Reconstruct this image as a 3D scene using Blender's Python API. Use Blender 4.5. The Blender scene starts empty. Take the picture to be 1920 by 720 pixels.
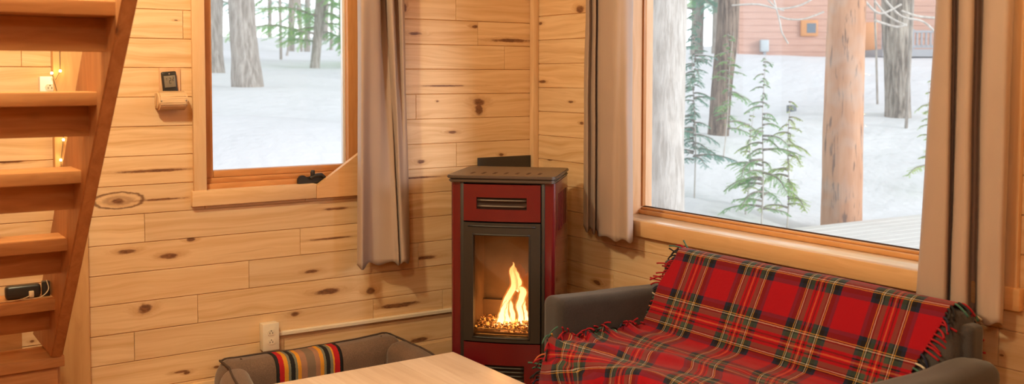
import bpy, bmesh, math, random
from mathutils import Vector, Matrix, noise
random.seed(7)
S = bpy.context.scene
COL = S.collection
PI = math.pi

# ------------------------------------------------------------------ camera
F, CX, CY = 1878.7, 960.0, 238.9
yw, pt, rl = math.radians(34.28), math.radians(2.9246), math.radians(0.0719)
CAM = Vector((-2.917, -4.076, 1.45))
fw = Vector((math.sin(yw)*math.cos(pt), math.cos(yw)*math.cos(pt), -math.sin(pt)))
rt0 = Vector((math.cos(yw), -math.sin(yw), 0)); up0 = rt0.cross(fw)
rt = math.cos(rl)*rt0 + math.sin(rl)*up0
up = -math.sin(rl)*rt0 + math.cos(rl)*up0
def ray(u, v): return rt*((u-CX)/F) + up*(-(v-CY)/F) + fw
def onY(u, v, y0): d = ray(u, v); return CAM + d*((y0-CAM.y)/d.y)
def onX(u, v, x0): d = ray(u, v); return CAM + d*((x0-CAM.x)/d.x)
def onZ(u, v, z0): d = ray(u, v); return CAM + d*((z0-CAM.z)/d.z)
def atD(u, v, D): return CAM + ray(u, v)*D
cd = bpy.data.cameras.new('camera'); cam = bpy.data.objects.new('camera', cd); COL.objects.link(cam)
cd.sensor_width = 36; cd.sensor_fit = 'HORIZONTAL'; cd.lens = F/1920*36
cd.shift_y = -(360-CY)/1920; cd.clip_start = .05; cd.clip_end = 400
M = Matrix((rt, up, -fw)).transposed().to_4x4(); M.translation = CAM; cam.matrix_world = M
cd.dof.use_dof = True; cd.dof.focus_distance = 4.25; cd.dof.aperture_fstop = 3.5
S.camera = cam
S.view_settings.view_transform = 'Standard'; S.view_settings.look = 'None'
S.view_settings.gamma = 1; S.view_settings.use_curve_mapping = False; S.view_settings.exposure = 0
S.cycles.use_denoising = True
S.cycles.max_bounces = 10; S.cycles.diffuse_bounces = 5; S.cycles.transparent_max_bounces = 12
S.cycles.caustics_reflective = False; S.cycles.caustics_refractive = False
S.cycles.sample_clamp_indirect = 6

# ------------------------------------------------------------------ material helpers
class NT:
    def __init__(s, name):
        s.m = bpy.data.materials.new(name); s.m.use_nodes = True
        s.t = s.m.node_tree; s.n = s.t.nodes; s.l = s.t.links
        s.b = s.n['Principled BSDF']
    def node(s, ty, **kw):
        x = s.n.new(ty)
        for k, v in kw.items(): setattr(x, k, v)
        return x
    def set(s, sock, v):
        if isinstance(v, bpy.types.NodeSocket): s.l.new(v, sock)
        elif v is not None: sock.default_value = v
    def math(s, op, a, b=None, c=None, clamp=False):
        x = s.node('ShaderNodeMath', operation=op, use_clamp=clamp)
        for i, v in enumerate((a, b, c)): s.set(x.inputs[i], v)
        return x.outputs[0]
    def vmath(s, op, a, b=None):
        x = s.node('ShaderNodeVectorMath', operation=op); s.set(x.inputs[0], a); s.set(x.inputs[1], b)
        return x.outputs['Value'] if op == 'LENGTH' else x.outputs[0]
    def comb(s, x, y, z):
        c = s.node('ShaderNodeCombineXYZ'); s.set(c.inputs[0], x); s.set(c.inputs[1], y); s.set(c.inputs[2], z); return c.outputs[0]
    def sep(s, v):
        c = s.node('ShaderNodeSeparateXYZ'); s.set(c.inputs[0], v); return c.outputs
    def noise(s, vec, scale, detail=3, rough=.55, dist=0):
        x = s.node('ShaderNodeTexNoise'); s.set(x.inputs['Vector'], vec); x.inputs['Scale'].default_value = scale
        x.inputs['Detail'].default_value = detail; x.inputs['Roughness'].default_value = rough; x.inputs['Distortion'].default_value = dist
        return x.outputs['Fac']
    def ramp(s, fac, stops, interp='LINEAR'):
        x = s.node('ShaderNodeValToRGB'); s.set(x.inputs[0], fac); cr = x.color_ramp; cr.interpolation = interp
        while len(cr.elements) < len(stops): cr.elements.new(.5)
        for e, (p, c) in zip(cr.elements, stops): e.position = p; e.color = (*c, 1)
        return x.outputs[0]
    def mr(s, v, a, b, c=0, d=1, smooth=False):
        x = s.node('ShaderNodeMapRange', interpolation_type='SMOOTHSTEP' if smooth else 'LINEAR')
        s.set(x.inputs[0], v)
        for i, q in zip((1, 2, 3, 4), (a, b, c, d)): s.set(x.inputs[i], q)
        return x.outputs[0]
    def mix(s, f, a, b, mode='MIX'):
        x = s.node('ShaderNodeMix', data_type='RGBA', blend_type=mode); s.set(x.inputs[0], f)
        for i, q in ((6, a), (7, b)):
            s.set(x.inputs[i], (*q, 1) if isinstance(q, tuple) and len(q) == 3 else q)
        return x.outputs[2]
    def bump(s, h, strength=.2, dist=.01):
        x = s.node('ShaderNodeBump'); x.inputs['Strength'].default_value = strength; x.inputs['Distance'].default_value = dist
        s.set(x.inputs['Height'], h); s.l.new(x.outputs[0], s.b.inputs['Normal'])
    def coord(s, k='Object'): return s.node('ShaderNodeTexCoord').outputs[k]
    def done(s, col=None, rough=None, metal=None, spec=None, coat=None, coat_rough=.1):
        s.set(s.b.inputs['Base Color'], (*col, 1) if isinstance(col, tuple) and len(col) == 3 else col)
        s.set(s.b.inputs['Roughness'], rough)
        if metal is not None: s.b.inputs['Metallic'].default_value = metal
        if spec is not None: s.b.inputs['Specular IOR Level'].default_value = spec
        if coat: s.b.inputs['Coat Weight'].default_value = coat; s.b.inputs['Coat Roughness'].default_value = coat_rough
        return s.m

def plain(name, col, rough=.5, metal=0, spec=.5, coat=0, nscale=8, namp=.08, bump=0, bscale=60, coat_rough=.1):
    t = NT(name); co = t.coord()
    n = t.noise(co, nscale, 3)
    c = t.mix(n, tuple(x*(1-namp) for x in col), tuple(min(1, x*(1+namp)) for x in col))
    if bump: t.bump(t.noise(co, bscale, 4), bump, .004)
    return t.done(c, rough, metal, spec, coat, coat_rough)

def wood(name, light, dark, axis='X', rough=.5, grain=1.0, knots=.0, knotcol=(.16, .06, .025)):
    """sawn softwood, grain running along the given object axis"""
    t = NT(name); x, y, z = t.sep(t.coord())
    ax = {'X': (x, y, z), 'Y': (y, x, z), 'Z': (z, x, y)}[axis]
    oi = t.node('ShaderNodeObjectInfo').outputs['Random']
    off = t.math('MULTIPLY', oi, 37.0)
    warp = t.noise(t.comb(t.math('MULTIPLY', ax[0], 2), t.math('MULTIPLY', ax[1], 6), t.math('ADD', t.math('MULTIPLY', ax[2], 6), off)), 1.3, 2)
    w = t.math('MULTIPLY', warp, .10)
    v = t.comb(t.math('MULTIPLY', ax[0], 1.1), t.math('MULTIPLY', t.math('ADD', ax[1], w), 22), t.math('ADD', t.math('MULTIPLY', t.math('ADD', ax[2], w), 22), off))
    g = t.noise(v, 1.6*grain, 5, .6, .3)
    fine = t.noise(t.comb(t.math('MULTIPLY', ax[0], 5), t.math('MULTIPLY', ax[1], 160), t.math('MULTIPLY', ax[2], 160)), 1.2, 2)
    f = t.math('ADD', t.mr(g, .3, .7), t.math('MULTIPLY', t.math('SUBTRACT', fine, .5), .35))
    c = t.mix(f, dark, light)
    if knots:
        vo = t.node('ShaderNodeTexVoronoi'); vo.inputs['Scale'].default_value = 1.0
        t.set(vo.inputs['Vector'], t.comb(t.math('ADD', t.math('MULTIPLY', ax[0], 2.2), off), t.math('MULTIPLY', ax[1], 5.5), t.math('MULTIPLY', ax[2], 5.5)))
        k = t.mr(t.math('ADD', vo.outputs['Distance'], t.math('MULTIPLY', g, .05)), .045, .13, knots, 0, True)
        c = t.mix(k, c, knotcol)
    t.bump(t.math('ADD', g, t.math('MULTIPLY', fine, .4)), .12, .002)
    return t.done(c, rough, 0, .35)

def wallwood(name, ax, ring=None):
    """tongue and groove pine: every board has its own tone, grain offset and knots, read from face attributes"""
    t = NT(name); x, y, z = t.sep(t.coord())
    u = x if ax == 'X' else y
    at = t.node('ShaderNodeAttribute', attribute_name='tone'); r, r2, r3 = t.sep(at.outputs['Color'])
    off = t.math('MULTIPLY', r, 61.0)
    ktot = None; halo = None
    nz = t.noise(t.comb(t.math('MULTIPLY', u, 14), t.math('MULTIPLY', z, 34), off), 1.5, 3, .65)
    nd = t.math('SUBTRACT', nz, .5)
    for i in (1, 2, 3):
        ka = t.node('ShaderNodeAttribute', attribute_name='knot%d' % i)
        ku, kz, kw = t.sep(ka.outputs['Color']); kh = ka.outputs['Alpha']
        du = t.math('ABSOLUTE', t.math('DIVIDE', t.math('SUBTRACT', u, ku), kw))
        dz = t.math('DIVIDE', t.math('SUBTRACT', z, kz), kh)
        # pointed ends along the grain
        d = t.math('ADD', t.math('POWER', t.math('ADD', t.math('MULTIPLY', du, du), t.math('MULTIPLY', dz, dz)), .5), t.math('MULTIPLY', nd, 1.1))
        k = t.mr(d, .55, 1.05, 1, 0, True)
        dd = t.math('POWER', t.math('ADD', t.math('POWER', t.math('MULTIPLY', du, .45), 2.0), t.math('POWER', t.math('MULTIPLY', dz, .6), 2.0)), .5)
        h = t.mr(t.math('ADD', dd, t.math('MULTIPLY', nd, .8)), .3, 1.2, 1, 0, True)
        ktot = k if ktot is None else t.math('MAXIMUM', ktot, k)
        halo = h if halo is None else t.math('MAXIMUM', halo, h)
    wn = t.noise(t.comb(t.math('MULTIPLY', u, 1.6), t.math('MULTIPLY', z, 6), off), 1.2, 2)
    zz = t.math('ADD', t.math('ADD', z, t.math('MULTIPLY', wn, .09)), t.math('MULTIPLY', halo, .035))
    g = t.noise(t.comb(t.math('MULTIPLY', u, .9), t.math('MULTIPLY', zz, 26), off), 1.7, 5, .6)
    g2 = t.noise(t.comb(t.math('MULTIPLY', u, 3), t.math('MULTIPLY', zz, 170), off), 1.1, 2)
    f = t.math('ADD', t.mr(g, .32, .62), t.math('MULTIPLY', t.math('SUBTRACT', g2, .5), .3))
    base = t.mix(f, (.60, .36, .165), (.79, .565, .335))
    base = t.mix(t.mr(r2, 0, 1, 0, .45), base, (.72, .47, .25))
    base = t.mix(t.mr(r3, .55, 1, 0, .16), base, (.40, .33, .26))
    st = t.noise(t.comb(t.math('MULTIPLY', u, 1.3), t.math('MULTIPLY', zz, 34), t.math('ADD', off, 9)), 1.3, 4, .6)
    streak = t.math('MULTIPLY', t.mr(st, .64, .76, 0, 1, True), .30)
    base = t.mix(streak, base, (.40, .19, .075))
    base = t.mix(t.math('MULTIPLY', halo, .42), base, (.42, .19, .07))
    rings = t.math('SINE', t.math('MULTIPLY', t.math('ADD', ktot, nd), 26.0))
    kc = t.mix(t.mr(rings, -1, 1, 0, .6), (.11, .035, .014), (.26, .10, .035))
    base = t.mix(t.math('MULTIPLY', ktot, .9), base, kc)
    if ring:
        u0, z0, a, b = ring
        du = t.math('DIVIDE', t.math('SUBTRACT', u, u0), a); dz = t.math('DIVIDE', t.math('SUBTRACT', z, z0), b)
        d = t.math('ADD', t.math('POWER', t.math('ADD', t.math('MULTIPLY', du, du), t.math('MULTIPLY', dz, dz)), .5), t.math('MULTIPLY', nd, .45))
        band = t.mr(t.math('ABSOLUTE', t.math('SUBTRACT', d, 1.0)), .03, .16, .85, 0, True)
        b2 = t.mr(t.math('ABSOLUTE', t.math('SUBTRACT', d, .45)), .05, .25, .35, 0, True)
        base = t.mix(t.math('MAXIMUM', band, b2), base, (.15, .06, .025))
    t.bump(t.math('ADD', g, t.math('MULTIPLY', g2, .3)), .1, .002)
    return t.done(base, t.mr(g, .3, .7, .42, .55), 0, .4)

M_ = {}
M_['wall_l'] = None
M_['trim'] = wood('pine_trim', (.76, .52, .30), (.64, .40, .20), 'X', .42, .8)
M_['trimz'] = wood('pine_trim_upright', (.74, .51, .30), (.64, .40, .21), 'Z', .42, .8)
M_['trimy'] = wood('pine_trim_along', (.72, .45, .225), (.60, .34, .15), 'Y', .42, .8, .5)
M_['fir'] = wood('fir_frame', (.62, .30, .115), (.46, .19, .06), 'X', .4, .8)
M_['firz'] = wood('fir_frame_upright', (.62, .30, .115), (.46, .19, .06), 'Z', .4, .8)
M_['firy'] = wood('fir_frame_along', (.70, .38, .16), (.55, .25, .085), 'Y', .4, .8, .7)
M_['stairx'] = wood('stair_wood', (.52, .235, .085), (.36, .14, .042), 'X', .55, 1.0, .8, (.10, .035, .015))
M_['stairz'] = wood('stair_stringer_wood', (.50, .225, .085), (.36, .14, .045), 'Z', .5, 1.0, .8, (.12, .04, .02))
M_['plate'] = plain('cream_plastic', (.72, .62, .48), .35)
M_['white'] = plain('white_plastic', (.8, .8, .8), .3)
M_['hole'] = plain('dark_slot', (.05, .02, .01), .6)
M_['black'] = plain('black_cast_metal', (.022, .019, .017), .45, 0, .5, bump=.15, bscale=300)
M_['blackm'] = plain('black_stove_metal', (.030, .023, .018), .42, 0, .5)
M_['cap'] = plain('grey_brown_stove_cap', (.105, .075, .058), .32, .3, .5, bump=.06, bscale=500)
M_['red'] = plain('red_enamel', (.115, .004, .008), .25, 0, .5, .9, nscale=3, namp=.05, coat_rough=.12)
M_['blackp'] = plain('black_plastic', (.02, .018, .017), .35)
M_['snow'] = None

# ------------------------------------------------------------------ mesh helpers
def newobj(name, bm, mat=None, parent=None, smooth=False, mats=None):
    me = bpy.data.meshes.new(name); bm.normal_update(); bm.to_mesh(me); bm.free()
    for m in (mats or [mat]):
        if m: me.materials.append(m)
    if smooth:
        for p in me.polygons: p.use_smooth = True
    o = bpy.data.objects.new(name, me); COL.objects.link(o)
    if parent: o.parent = parent
    return o
def autosmooth(o, ang=40):
    me = o.data
    for p in me.polygons: p.use_smooth = True
    bm = bmesh.new(); bm.from_mesh(me)
    for e in bm.edges:
        if len(e.link_faces) == 2 and e.calc_face_angle(0) > math.radians(ang): e.smooth = False
    bm.to_mesh(me); bm.free(); return o
def box(bm, lo, hi, bev=0, seg=2, mi=0, mat=None):
    lo = Vector(lo); hi = Vector(hi)
    r = bmesh.ops.create_cube(bm, size=1)
    vs = r['verts']; c = (lo+hi)/2; d = hi-lo
    for v in vs: v.co = Vector((c.x+v.co.x*d.x, c.y+v.co.y*d.y, c.z+v.co.z*d.z))
    fs = list({f for v in vs for f in v.link_faces})
    for f in fs: f.material_index = mi
    if bev:
        es = list({e for v in vs for e in v.link_edges})
        rr = bmesh.ops.bevel(bm, geom=es, offset=bev, segments=seg, profile=.5, affect='EDGES', clamp_overlap=True)
        for f in rr['faces']: f.material_index = mi
        vs = list({v for f in rr['faces'] for v in f.verts} | {v for f in fs if f.is_valid for v in f.verts})
    if mat is not None:
        for v in vs:
            if v.is_valid: v.co = mat @ v.co
    return vs
def boxo(name, lo, hi, mat, parent=None, bev=.003, xf=None, seg=2):
    bm = bmesh.new(); box(bm, lo, hi, bev, seg, mat=xf); return autosmooth(newobj(name, bm, mat, parent))
def prism(bm, pts, lo, hi, axis='Y', mi=0, xf=None):
    """polygon pts (2-D) extruded along axis from lo to hi"""
    def P(p, t):
        q = {'Y': (p[0], t, p[1]), 'X': (t, p[0], p[1]), 'Z': (p[0], p[1], t)}[axis]
        v = Vector(q); return xf @ v if xf else v
    a = [bm.verts.new(P(p, lo)) for p in pts]; b = [bm.verts.new(P(p, hi)) for p in pts]
    fs = [bm.faces.new(a), bm.faces.new(b[::-1])]
    n = len(pts)
    for i in range(n): fs.append(bm.faces.new((a[i], b[i], b[(i+1) % n], a[(i+1) % n])))
    for f in fs: f.material_index = mi
    bmesh.ops.recalc_face_normals(bm, faces=fs)
def sweep(bm, path, rad, n=8, mi=0, cap=True, flat=None):
    """round tube through path; rad a number or list; flat = (axis vector, factor) squashes"""
    path = [Vector(p) for p in path]; m = len(path)
    rs = rad if isinstance(rad, (list, tuple)) else [rad]*m
    rings = []; ref = None
    for i, p in enumerate(path):
        t = (path[min(i+1, m-1)]-path[max(i-1, 0)]).normalized()
        if ref is None: ref = t.orthogonal().normalized()
        ref = (ref - t*ref.dot(t)).normalized(); b = t.cross(ref)
        ring = []
        for k in range(n):
            a = 2*PI*k/n; o = (ref*math.cos(a)+b*math.sin(a))*rs[i]
            if flat: o -= flat[0]*o.dot(flat[0])*(1-flat[1])
            ring.append(bm.verts.new(p+o))
        rings.append(ring)
    for i in range(m-1):
        for k in range(n):
            f = bm.faces.new((rings[i][k], rings[i][(k+1) % n], rings[i+1][(k+1) % n], rings[i+1][k])); f.material_index = mi; f.smooth = True
    if cap:
        for r_ in (rings[0][::-1], rings[-1]):
            f = bm.faces.new(r_); f.material_index = mi
    return rings
def cyl(bm, a, b, r, n=16, mi=0): sweep(bm, [a, b], r, n, mi)
def empty(name, loc=(0, 0, 0), rz=0):
    o = bpy.data.objects.new(name, None); COL.objects.link(o); o.location = loc; o.rotation_euler = (0, 0, rz); o.empty_display_size = .1
    return o
def tag(o, label=None, cat=None, group=None, kind=None):
    if label: o['label'] = label
    if cat: o['category'] = cat
    if group: o['group'] = group
    if kind: o['kind'] = kind
    return o
def struct(o): o['kind'] = 'structure'; return o
def fbm(x, y, z, o=3): return noise.fractal(Vector((x, y, z)), 1.0, 2.0, o)

# ------------------------------------------------------------------ board walls
def board_wall(name, ax, u0, u1, seams, hole, knots, joints, mat, thick=.016, rnd=None, flip=1):
    """boards of ax ('X': in plane y=0, 'Y': in plane x=0) between sorted seam heights; knots = [(u, z, a, b)], joints = [(u, zmid)]"""
    rnd = rnd or random.Random(3)
    bm = bmesh.new()
    la = bm.loops.layers.float_color.new('tone')
    lk = [bm.loops.layers.float_color.new('knot%d' % i) for i in (1, 2, 3)]
    def quadset(a, b, z0, z1, attr, ks):
        g = .0026
        def P(u, z, d): return (u, d*flip, z) if ax == 'X' else (d*flip, u, z)
        # front sits at depth 0, bevel runs back to +.004
        A = [P(a, z0, .006), P(b, z0, .006), P(b, z1, .006), P(a, z1, .006)]
        B = [P(a+g*.6, z0+g, 0), P(b-g*.6, z0+g, 0), P(b-g*.6, z1-g, 0), P(a+g*.6, z1-g, 0)]
        C = [P(a, z0, thick), P(b, z0, thick), P(b, z1, thick), P(a, z1, thick)]
        VA = [bm.verts.new(p) for p in A]; VB = [bm.verts.new(p) for p in B]; VC = [bm.verts.new(p) for p in C]
        fs = [bm.faces.new(VB)]
        for i in range(4):
            j = (i+1) % 4
            fs.append(bm.faces.new((VA[i], VA[j], VB[j], VB[i]))); fs.append(bm.faces.new((VC[i], VC[j], VA[j], VA[i])))
        fs.append(bm.faces.new(VC[::-1]))
        for f in fs:
            for lp in f.loops:
                lp[la] = attr
                for i in range(3): lp[lk[i]] = ks[i]
    NONE = (99., 99., .01, .01)
    for z0, z1 in zip(seams[:-1], seams[1:]):
        js = [u for u, zz in joints if z0 < zz < z1]
        if not js:
            u = u0 + rnd.uniform(.4, 2.2)
            while u < u1-.25: 
                if not any(z0-.01 < k[1] < z1+.01 and abs(k[0]-u) < k[2]*2 for k in knots): js.append(u)
                u += rnd.uniform(.9, 2.4)
        else:
            lo = min(js)-rnd.uniform(1.3, 2)
            while lo > u0+.3: js.append(lo); lo -= rnd.uniform(1.2, 2.2)
        es = [u0]+sorted(j for j in js if u0 < j < u1)+[u1]
        for a, b in zip(es[:-1], es[1:]):
            ks = [k for k in knots if a <= k[0] < b and z0 <= k[1] < z1][:3]
            while len(ks) < 1 and rnd.random() < .15:
                ks.append((rnd.uniform(a+.05, b-.05), rnd.uniform(z0+.02, z1-.02), rnd.uniform(.008, .022), rnd.uniform(.005, .009)))
            ks = ks+[NONE]*(3-len(ks))
            attr = (rnd.random(), rnd.random(), rnd.random(), 1)
            parts = [(a, b, z0, z1)]
            if hole:
                ha, hb, hz0, hz1 = hole
                if a < hb and b > ha and z0 < hz1 and z1 > hz0:
                    parts = []
                    if a < ha: parts.append((a, ha, z0, z1))
                    if b > hb: parts.append((hb, b, z0, z1))
                    m0, m1 = max(a, ha), min(b, hb)
                    if z0 < hz0: parts.append((m0, m1, z0, hz0))
                    if z1 > hz1: parts.append((m0, m1, hz1, z1))
            for p in parts:
                if p[1]-p[0] > .004 and p[3]-p[2] > .004: quadset(*p, attr, ks)
    o = newobj(name, bm, mat); return struct(o)

H = 2.9; XL, YB = -5.2, -5.8
seL = [0, .086, .204, .321, .438, .556, .674, .791, .905, 1.019, 1.134, 1.250, 1.366, 1.482, 1.597, 1.712]
while seL[-1] < H-.12: seL.append(seL[-1]+.1157)
seL[-1] = H
seR = [.099]+[.570+.1178*i for i in range(-4+1, 0)]
seR = [0, .099, .217, .334, .452, .570, .687, .805, .922, 1.040, 1.158, 1.276, 1.394, 1.511, 1.628, 1.745]
while seR[-1] < H-.12: seR.append(seR[-1]+.1178)
seR[-1] = H
def kl(u, v, a, b):
    p = onY(u, v, 0); q = onY(u+a, v, 0); r = onY(u, v+b, 0); return (p.x, p.z, abs(q.x-p.x), abs(r.z-p.z))
def kr(u, v, a, b):
    p = onX(u, v, 0); q = onX(u+a, v, 0); r = onX(u, v+b, 0); return (p.y, p.z, abs(q.y-p.y), abs(r.z-p.z))
KL = [kl(*k) for k in [(222, 377, 14, 7), (300, 374, 50, 2.5), (238, 472, 20, 5), (316, 480, 20, 6), (358, 449, 9, 4), (417, 461, 8, 3), (271, 579, 15, 11), (290, 320, 75, 3), (340, 697, 14, 3), (350, 699, 7, 3),
    (407, 688, 8, 3), (614, 547, 26, 6), (695, 546, 10, 7), (750, 572, 42, 5), (553, 589, 9, 5), (585, 509, 15, 4), (632, 391, 28, 2.5), (620, 447, 48, 2),
    (759, 14, 4, 9), (777, 63, 14, 4), (891, 50, 7, 4), (960, 76, 40, 4), (898, 205, 8, 13), (898, 192, 13, 8), (848, 248, 9, 3), (789, 303, 8, 4), (830, 161, 48, 1.8),
    (820, 190, 3, 2), (859, 188, 3, 2), (985, 198, 10, 2), (785, 333, 48, 2), (800, 483, 22, 4), (786, 637, 18, 5), (20, 303, 30, 4), (330, 38, 5, 1.5),
    (155, 200, 7, 3), (70, 520, 8, 3), (60, 640, 5, 3), (20, 70, 8, 5), (940, 290, 5, 3), (510, 470, 5, 2)]]
KR = [kr(*k) for k in [(1088, 17, 8, 8), (1070, 191, 5, 2.5), (1014, 44, 4, 3), (1017, 153, 7, 3), (1091, 231, 4, 3), (1438, 495, 8, 4), (1878, 666, 5, 2.5), (1108, 555, 10, 3),
    (1120, 530, 8, 5), (1030, 300, 5, 2)]]
def jl(u, v): p = onY(u, v, 0); return (p.x, p.z)
def jr(u, v): p = onX(u, v, 0); return (p.y, p.z)
JL = [jl(*j) for j in [(563, 455), (467, 515), (371, 580), (252, 650), (855, 18), (896, 63), (946, 110), (780, 200), (660, 700), (700, 590), (40, 108), (785, 460), (830, 560)]]
JR = [jr(*j) for j in [(1872, 650), (1100, 100)]]
p = onY(222, 376, 0); q = onY(222+47, 376, 0); r_ = onY(222, 376+15, 0)
ML = wallwood('knotty_pine_boards', 'X', (p.x, p.z, abs(q.x-p.x), abs(r_.z-p.z)))
MR = wallwood('knotty_pine_boards_window_wall', 'Y')

# window openings (in wall planes)
TL = -.018                                   # face of left wall trim
wl0 = onY(388, 340, TL).x                    # inner edge of left casing
wlb = onY(388.5, 357, TL).z                  # top of the bottom casing
LW = (wl0-.004, wl0+.74, wlb-.004, 2.16)
TR = -.018
WRz = onX(1200, 415, TR-.012).z
RW = (-2.42, onX(1209, 300, .165).y+.0035, WRz-.02, 2.16)
board_wall('wall_left', 'X', XL, 0, seL, LW, KL, JL, ML, rnd=random.Random(11))
board_wall('wall_right', 'Y', YB, 0, seR, RW, KR, JR, MR, rnd=random.Random(5))
def shellw(name, plane, hole, u0, u1, t0, t1):
    bm = bmesh.new(); ha, hb, z0, z1 = hole
    for a, b, c, d in ((u0, ha, -.3, H), (hb, u1, -.3, H), (ha, hb, -.3, z0), (ha, hb, z1, H)):
        if plane == 'y': box(bm, (a, t0, c), (b, t1, d))
        else: box(bm, (t0, a, c), (t1, b, d))
    return struct(newobj(name, bm, plain(name+'_timber', (.25, .15, .08), .7)))
shellw('wall_left_outer', 'y', LW, XL, .14, .0161, .12)
shellw('wall_right_outer', 'x', RW, YB, .016, .0161, .21)
mw = wood('pale_pine_rear_wall', (.60, .38, .20), (.48, .28, .13), 'X', .5)
struct(boxo('wall_back', (XL, YB-.1, 0), (0, YB, H), mw, None, 0))
struct(boxo('wall_side', (XL-.1, YB, 0), (XL, 0, H), mw, None, 0))
struct(boxo('ceiling', (XL-.1, YB-.1, H), (.21, .12, H+.12), mw, None, 0))
struct(boxo('floor', (XL-.1, YB-.1, -.12), (.21, .12, 0), wood('floor_boards', (.52, .30, .14), (.38, .20, .08), 'Y', .45), None, 0))

# corner post strip and baseboard
cx0 = onY(997.5, 150, -.02).x; cy1 = onX(1012.5, 150, -.012).y
struct(boxo('trim_1', (-.034, -.034, 0), (-.0005, -.0005, H), M_['trimz'], None, .003))
struct(boxo('baseboard_left', (-3.2, -.016, .0), (-.04, -.0005, .196), M_['trim'], None, .004))
struct(boxo('baseboard_right', (-.016, -5.6, .0), (-.0005, -.04, .12), M_['trimy'], None, .004))
# upright board on left wall behind the stair
a = onY(104, 200, -.045).x; b = onY(167, 600, -.045).x
struct(boxo('trim_2', (-2.228, -.045, 0), (-2.118, -.0005, H), wood('upright_pine_board', (.70, .42, .19), (.56, .30, .12), 'Z', .45, .7, .55), None, .003))

# ------------------------------------------------------------------ window 1 (left wall)
glass = NT('window_glass')
g = glass.node('ShaderNodeBsdfGlossy'); g.inputs['Roughness'].default_value = .02; g.inputs['Color'].default_value = (.9, .95, 1, 1)
tr = glass.node('ShaderNodeBsdfTransparent'); tr.inputs['Color'].default_value = (.985, .985, .985, 1)
fr = glass.node('ShaderNodeLayerWeight'); fr.inputs[0].default_value = .5
fr_o = glass.math('ADD', glass.math('MULTIPLY', glass.math('POWER', fr.outputs['Facing'], 5.0), .5), .015)
mx = glass.node('ShaderNodeMixShader'); glass.l.new(fr_o, mx.inputs[0]); glass.l.new(tr.outputs[0], mx.inputs[1]); glass.l.new(g.outputs[0], mx.inputs[2])
haze_veil = glass.node('ShaderNodeBsdfTranslucent'); haze_veil.inputs[0].default_value = (.9, .95, 1, 1)  # pale translucent mix paints a hazy veil over the outdoor view
mx2 = glass.node('ShaderNodeMixShader'); mx2.inputs[0].default_value = .04; glass.l.new(mx.outputs[0], mx2.inputs[1]); glass.l.new(haze_veil.outputs[0], mx2.inputs[2])
glass.l.new(mx2.outputs[0], glass.n['Material Output'].inputs['Surface'])
GL = glass.m
w1 = struct(empty('window_1', (0, 0, 0)))
x0 = LW[0]; zb = LW[2]; zt = LW[3]
GY = .075; SY = .045
gx0 = onY(396.5, 318, GY).x; gx1 = onY(649, 308, GY).x; gz0 = onY(397, 319.5, GY).z
x1 = gx1 + .085
LWx1 = x1
boxo('jamb_board', (x0-.016, -.0006, zb-.03), (x0+.007, .115, zt), M_['firz'], w1, .001)
boxo('sill_board', (x0-.01, .03, zb-.03), (x1, .115, wlb-.0035), M_['fir'], w1, .001)
# fill reveal right of the sash
boxo('jamb_board', (x1, -.001, zb-.03), (LW[1]+.02, .11, zt), M_['firz'], w1, .002)
# casing
xo = onY(364.5, 360, TL).x
boxo('casing', (xo, TL, wlb-.006), (wl0, -.0005, zt+.08), M_['trimz'], w1, .002)
boxo('casing', (x1-.002, TL, wlb-.03), (x1+.085, -.0005, zt+.08), M_['trimz'], w1, .002)
boxo('casing', (xo-.01, TL-.002, zt+.001), (x1+.09, -.0005, zt+.09), M_['trim'], w1, .002)
zbb = onY(362, 388, TL-.004).z
xs = onY(594, 360, TL-.006).x
boxo('stool', (onY(361, 378, TL-.006).x, TL-.006, zbb), (xs-.001, .05, wlb), M_['trim'], w1, .0025)
# diagonal board at lower right corner
bm = bmesh.new()
A = onY(594, 349.5, -.03); B = onY(672, 297.5, -.03)
prism(bm, [(xs, zbb), (B.x+.10, zbb), (B.x+.10, B.z+.085), (xs, A.z)], -.026, -.001)
newobj('corner_board', bm, wood('pine_corner_board', (.72, .43, .21), (.60, .33, .14), 'X', .42), w1)
# outer frame + sash
boxo('sash_frame', (x0+.001, SY, wlb-.003), (x0+.02, .11, zt), M_['firz'], w1, .002)
sz1 = onY(394, 334, SY).z
boxo('sash_frame', (x0+.005, .02, wlb-.003), (x1, .11, (wlb+sz1)/2), M_['fir'], w1, .002)
boxo('sash_rail', (x0+.01, SY-.005, (wlb+sz1)/2), (x1, .105, sz1), M_['fir'], w1, .002)
boxo('sash_rail', (gx0+.0003, SY+.006, sz1+.0005), (gx1-.0003, .10, gz0), M_['fir'], w1, .004)
boxo('sash_stile', (x0+.01, SY+.006, sz1), (gx0, .10, zt), M_['firz'], w1, .003)
boxo('sash_stile', (gx1, SY+.003, sz1), (x1, .10, zt), M_['firz'], w1, .003)
boxo('glazing_bead', (gx1-.012, GY+.004, gz0), (gx1+.001, .099, zt), M_['white'], w1, .001)
boxo('pane', (gx0-.005, GY, gz0-.005), (gx1+.005, GY+.004, zt), GL, w1, 0)
boxo('sash_rail', (gx0-.03, SY, zt-.05), (gx1+.03, .10, zt), M_['fir'], w1, .003)
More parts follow.
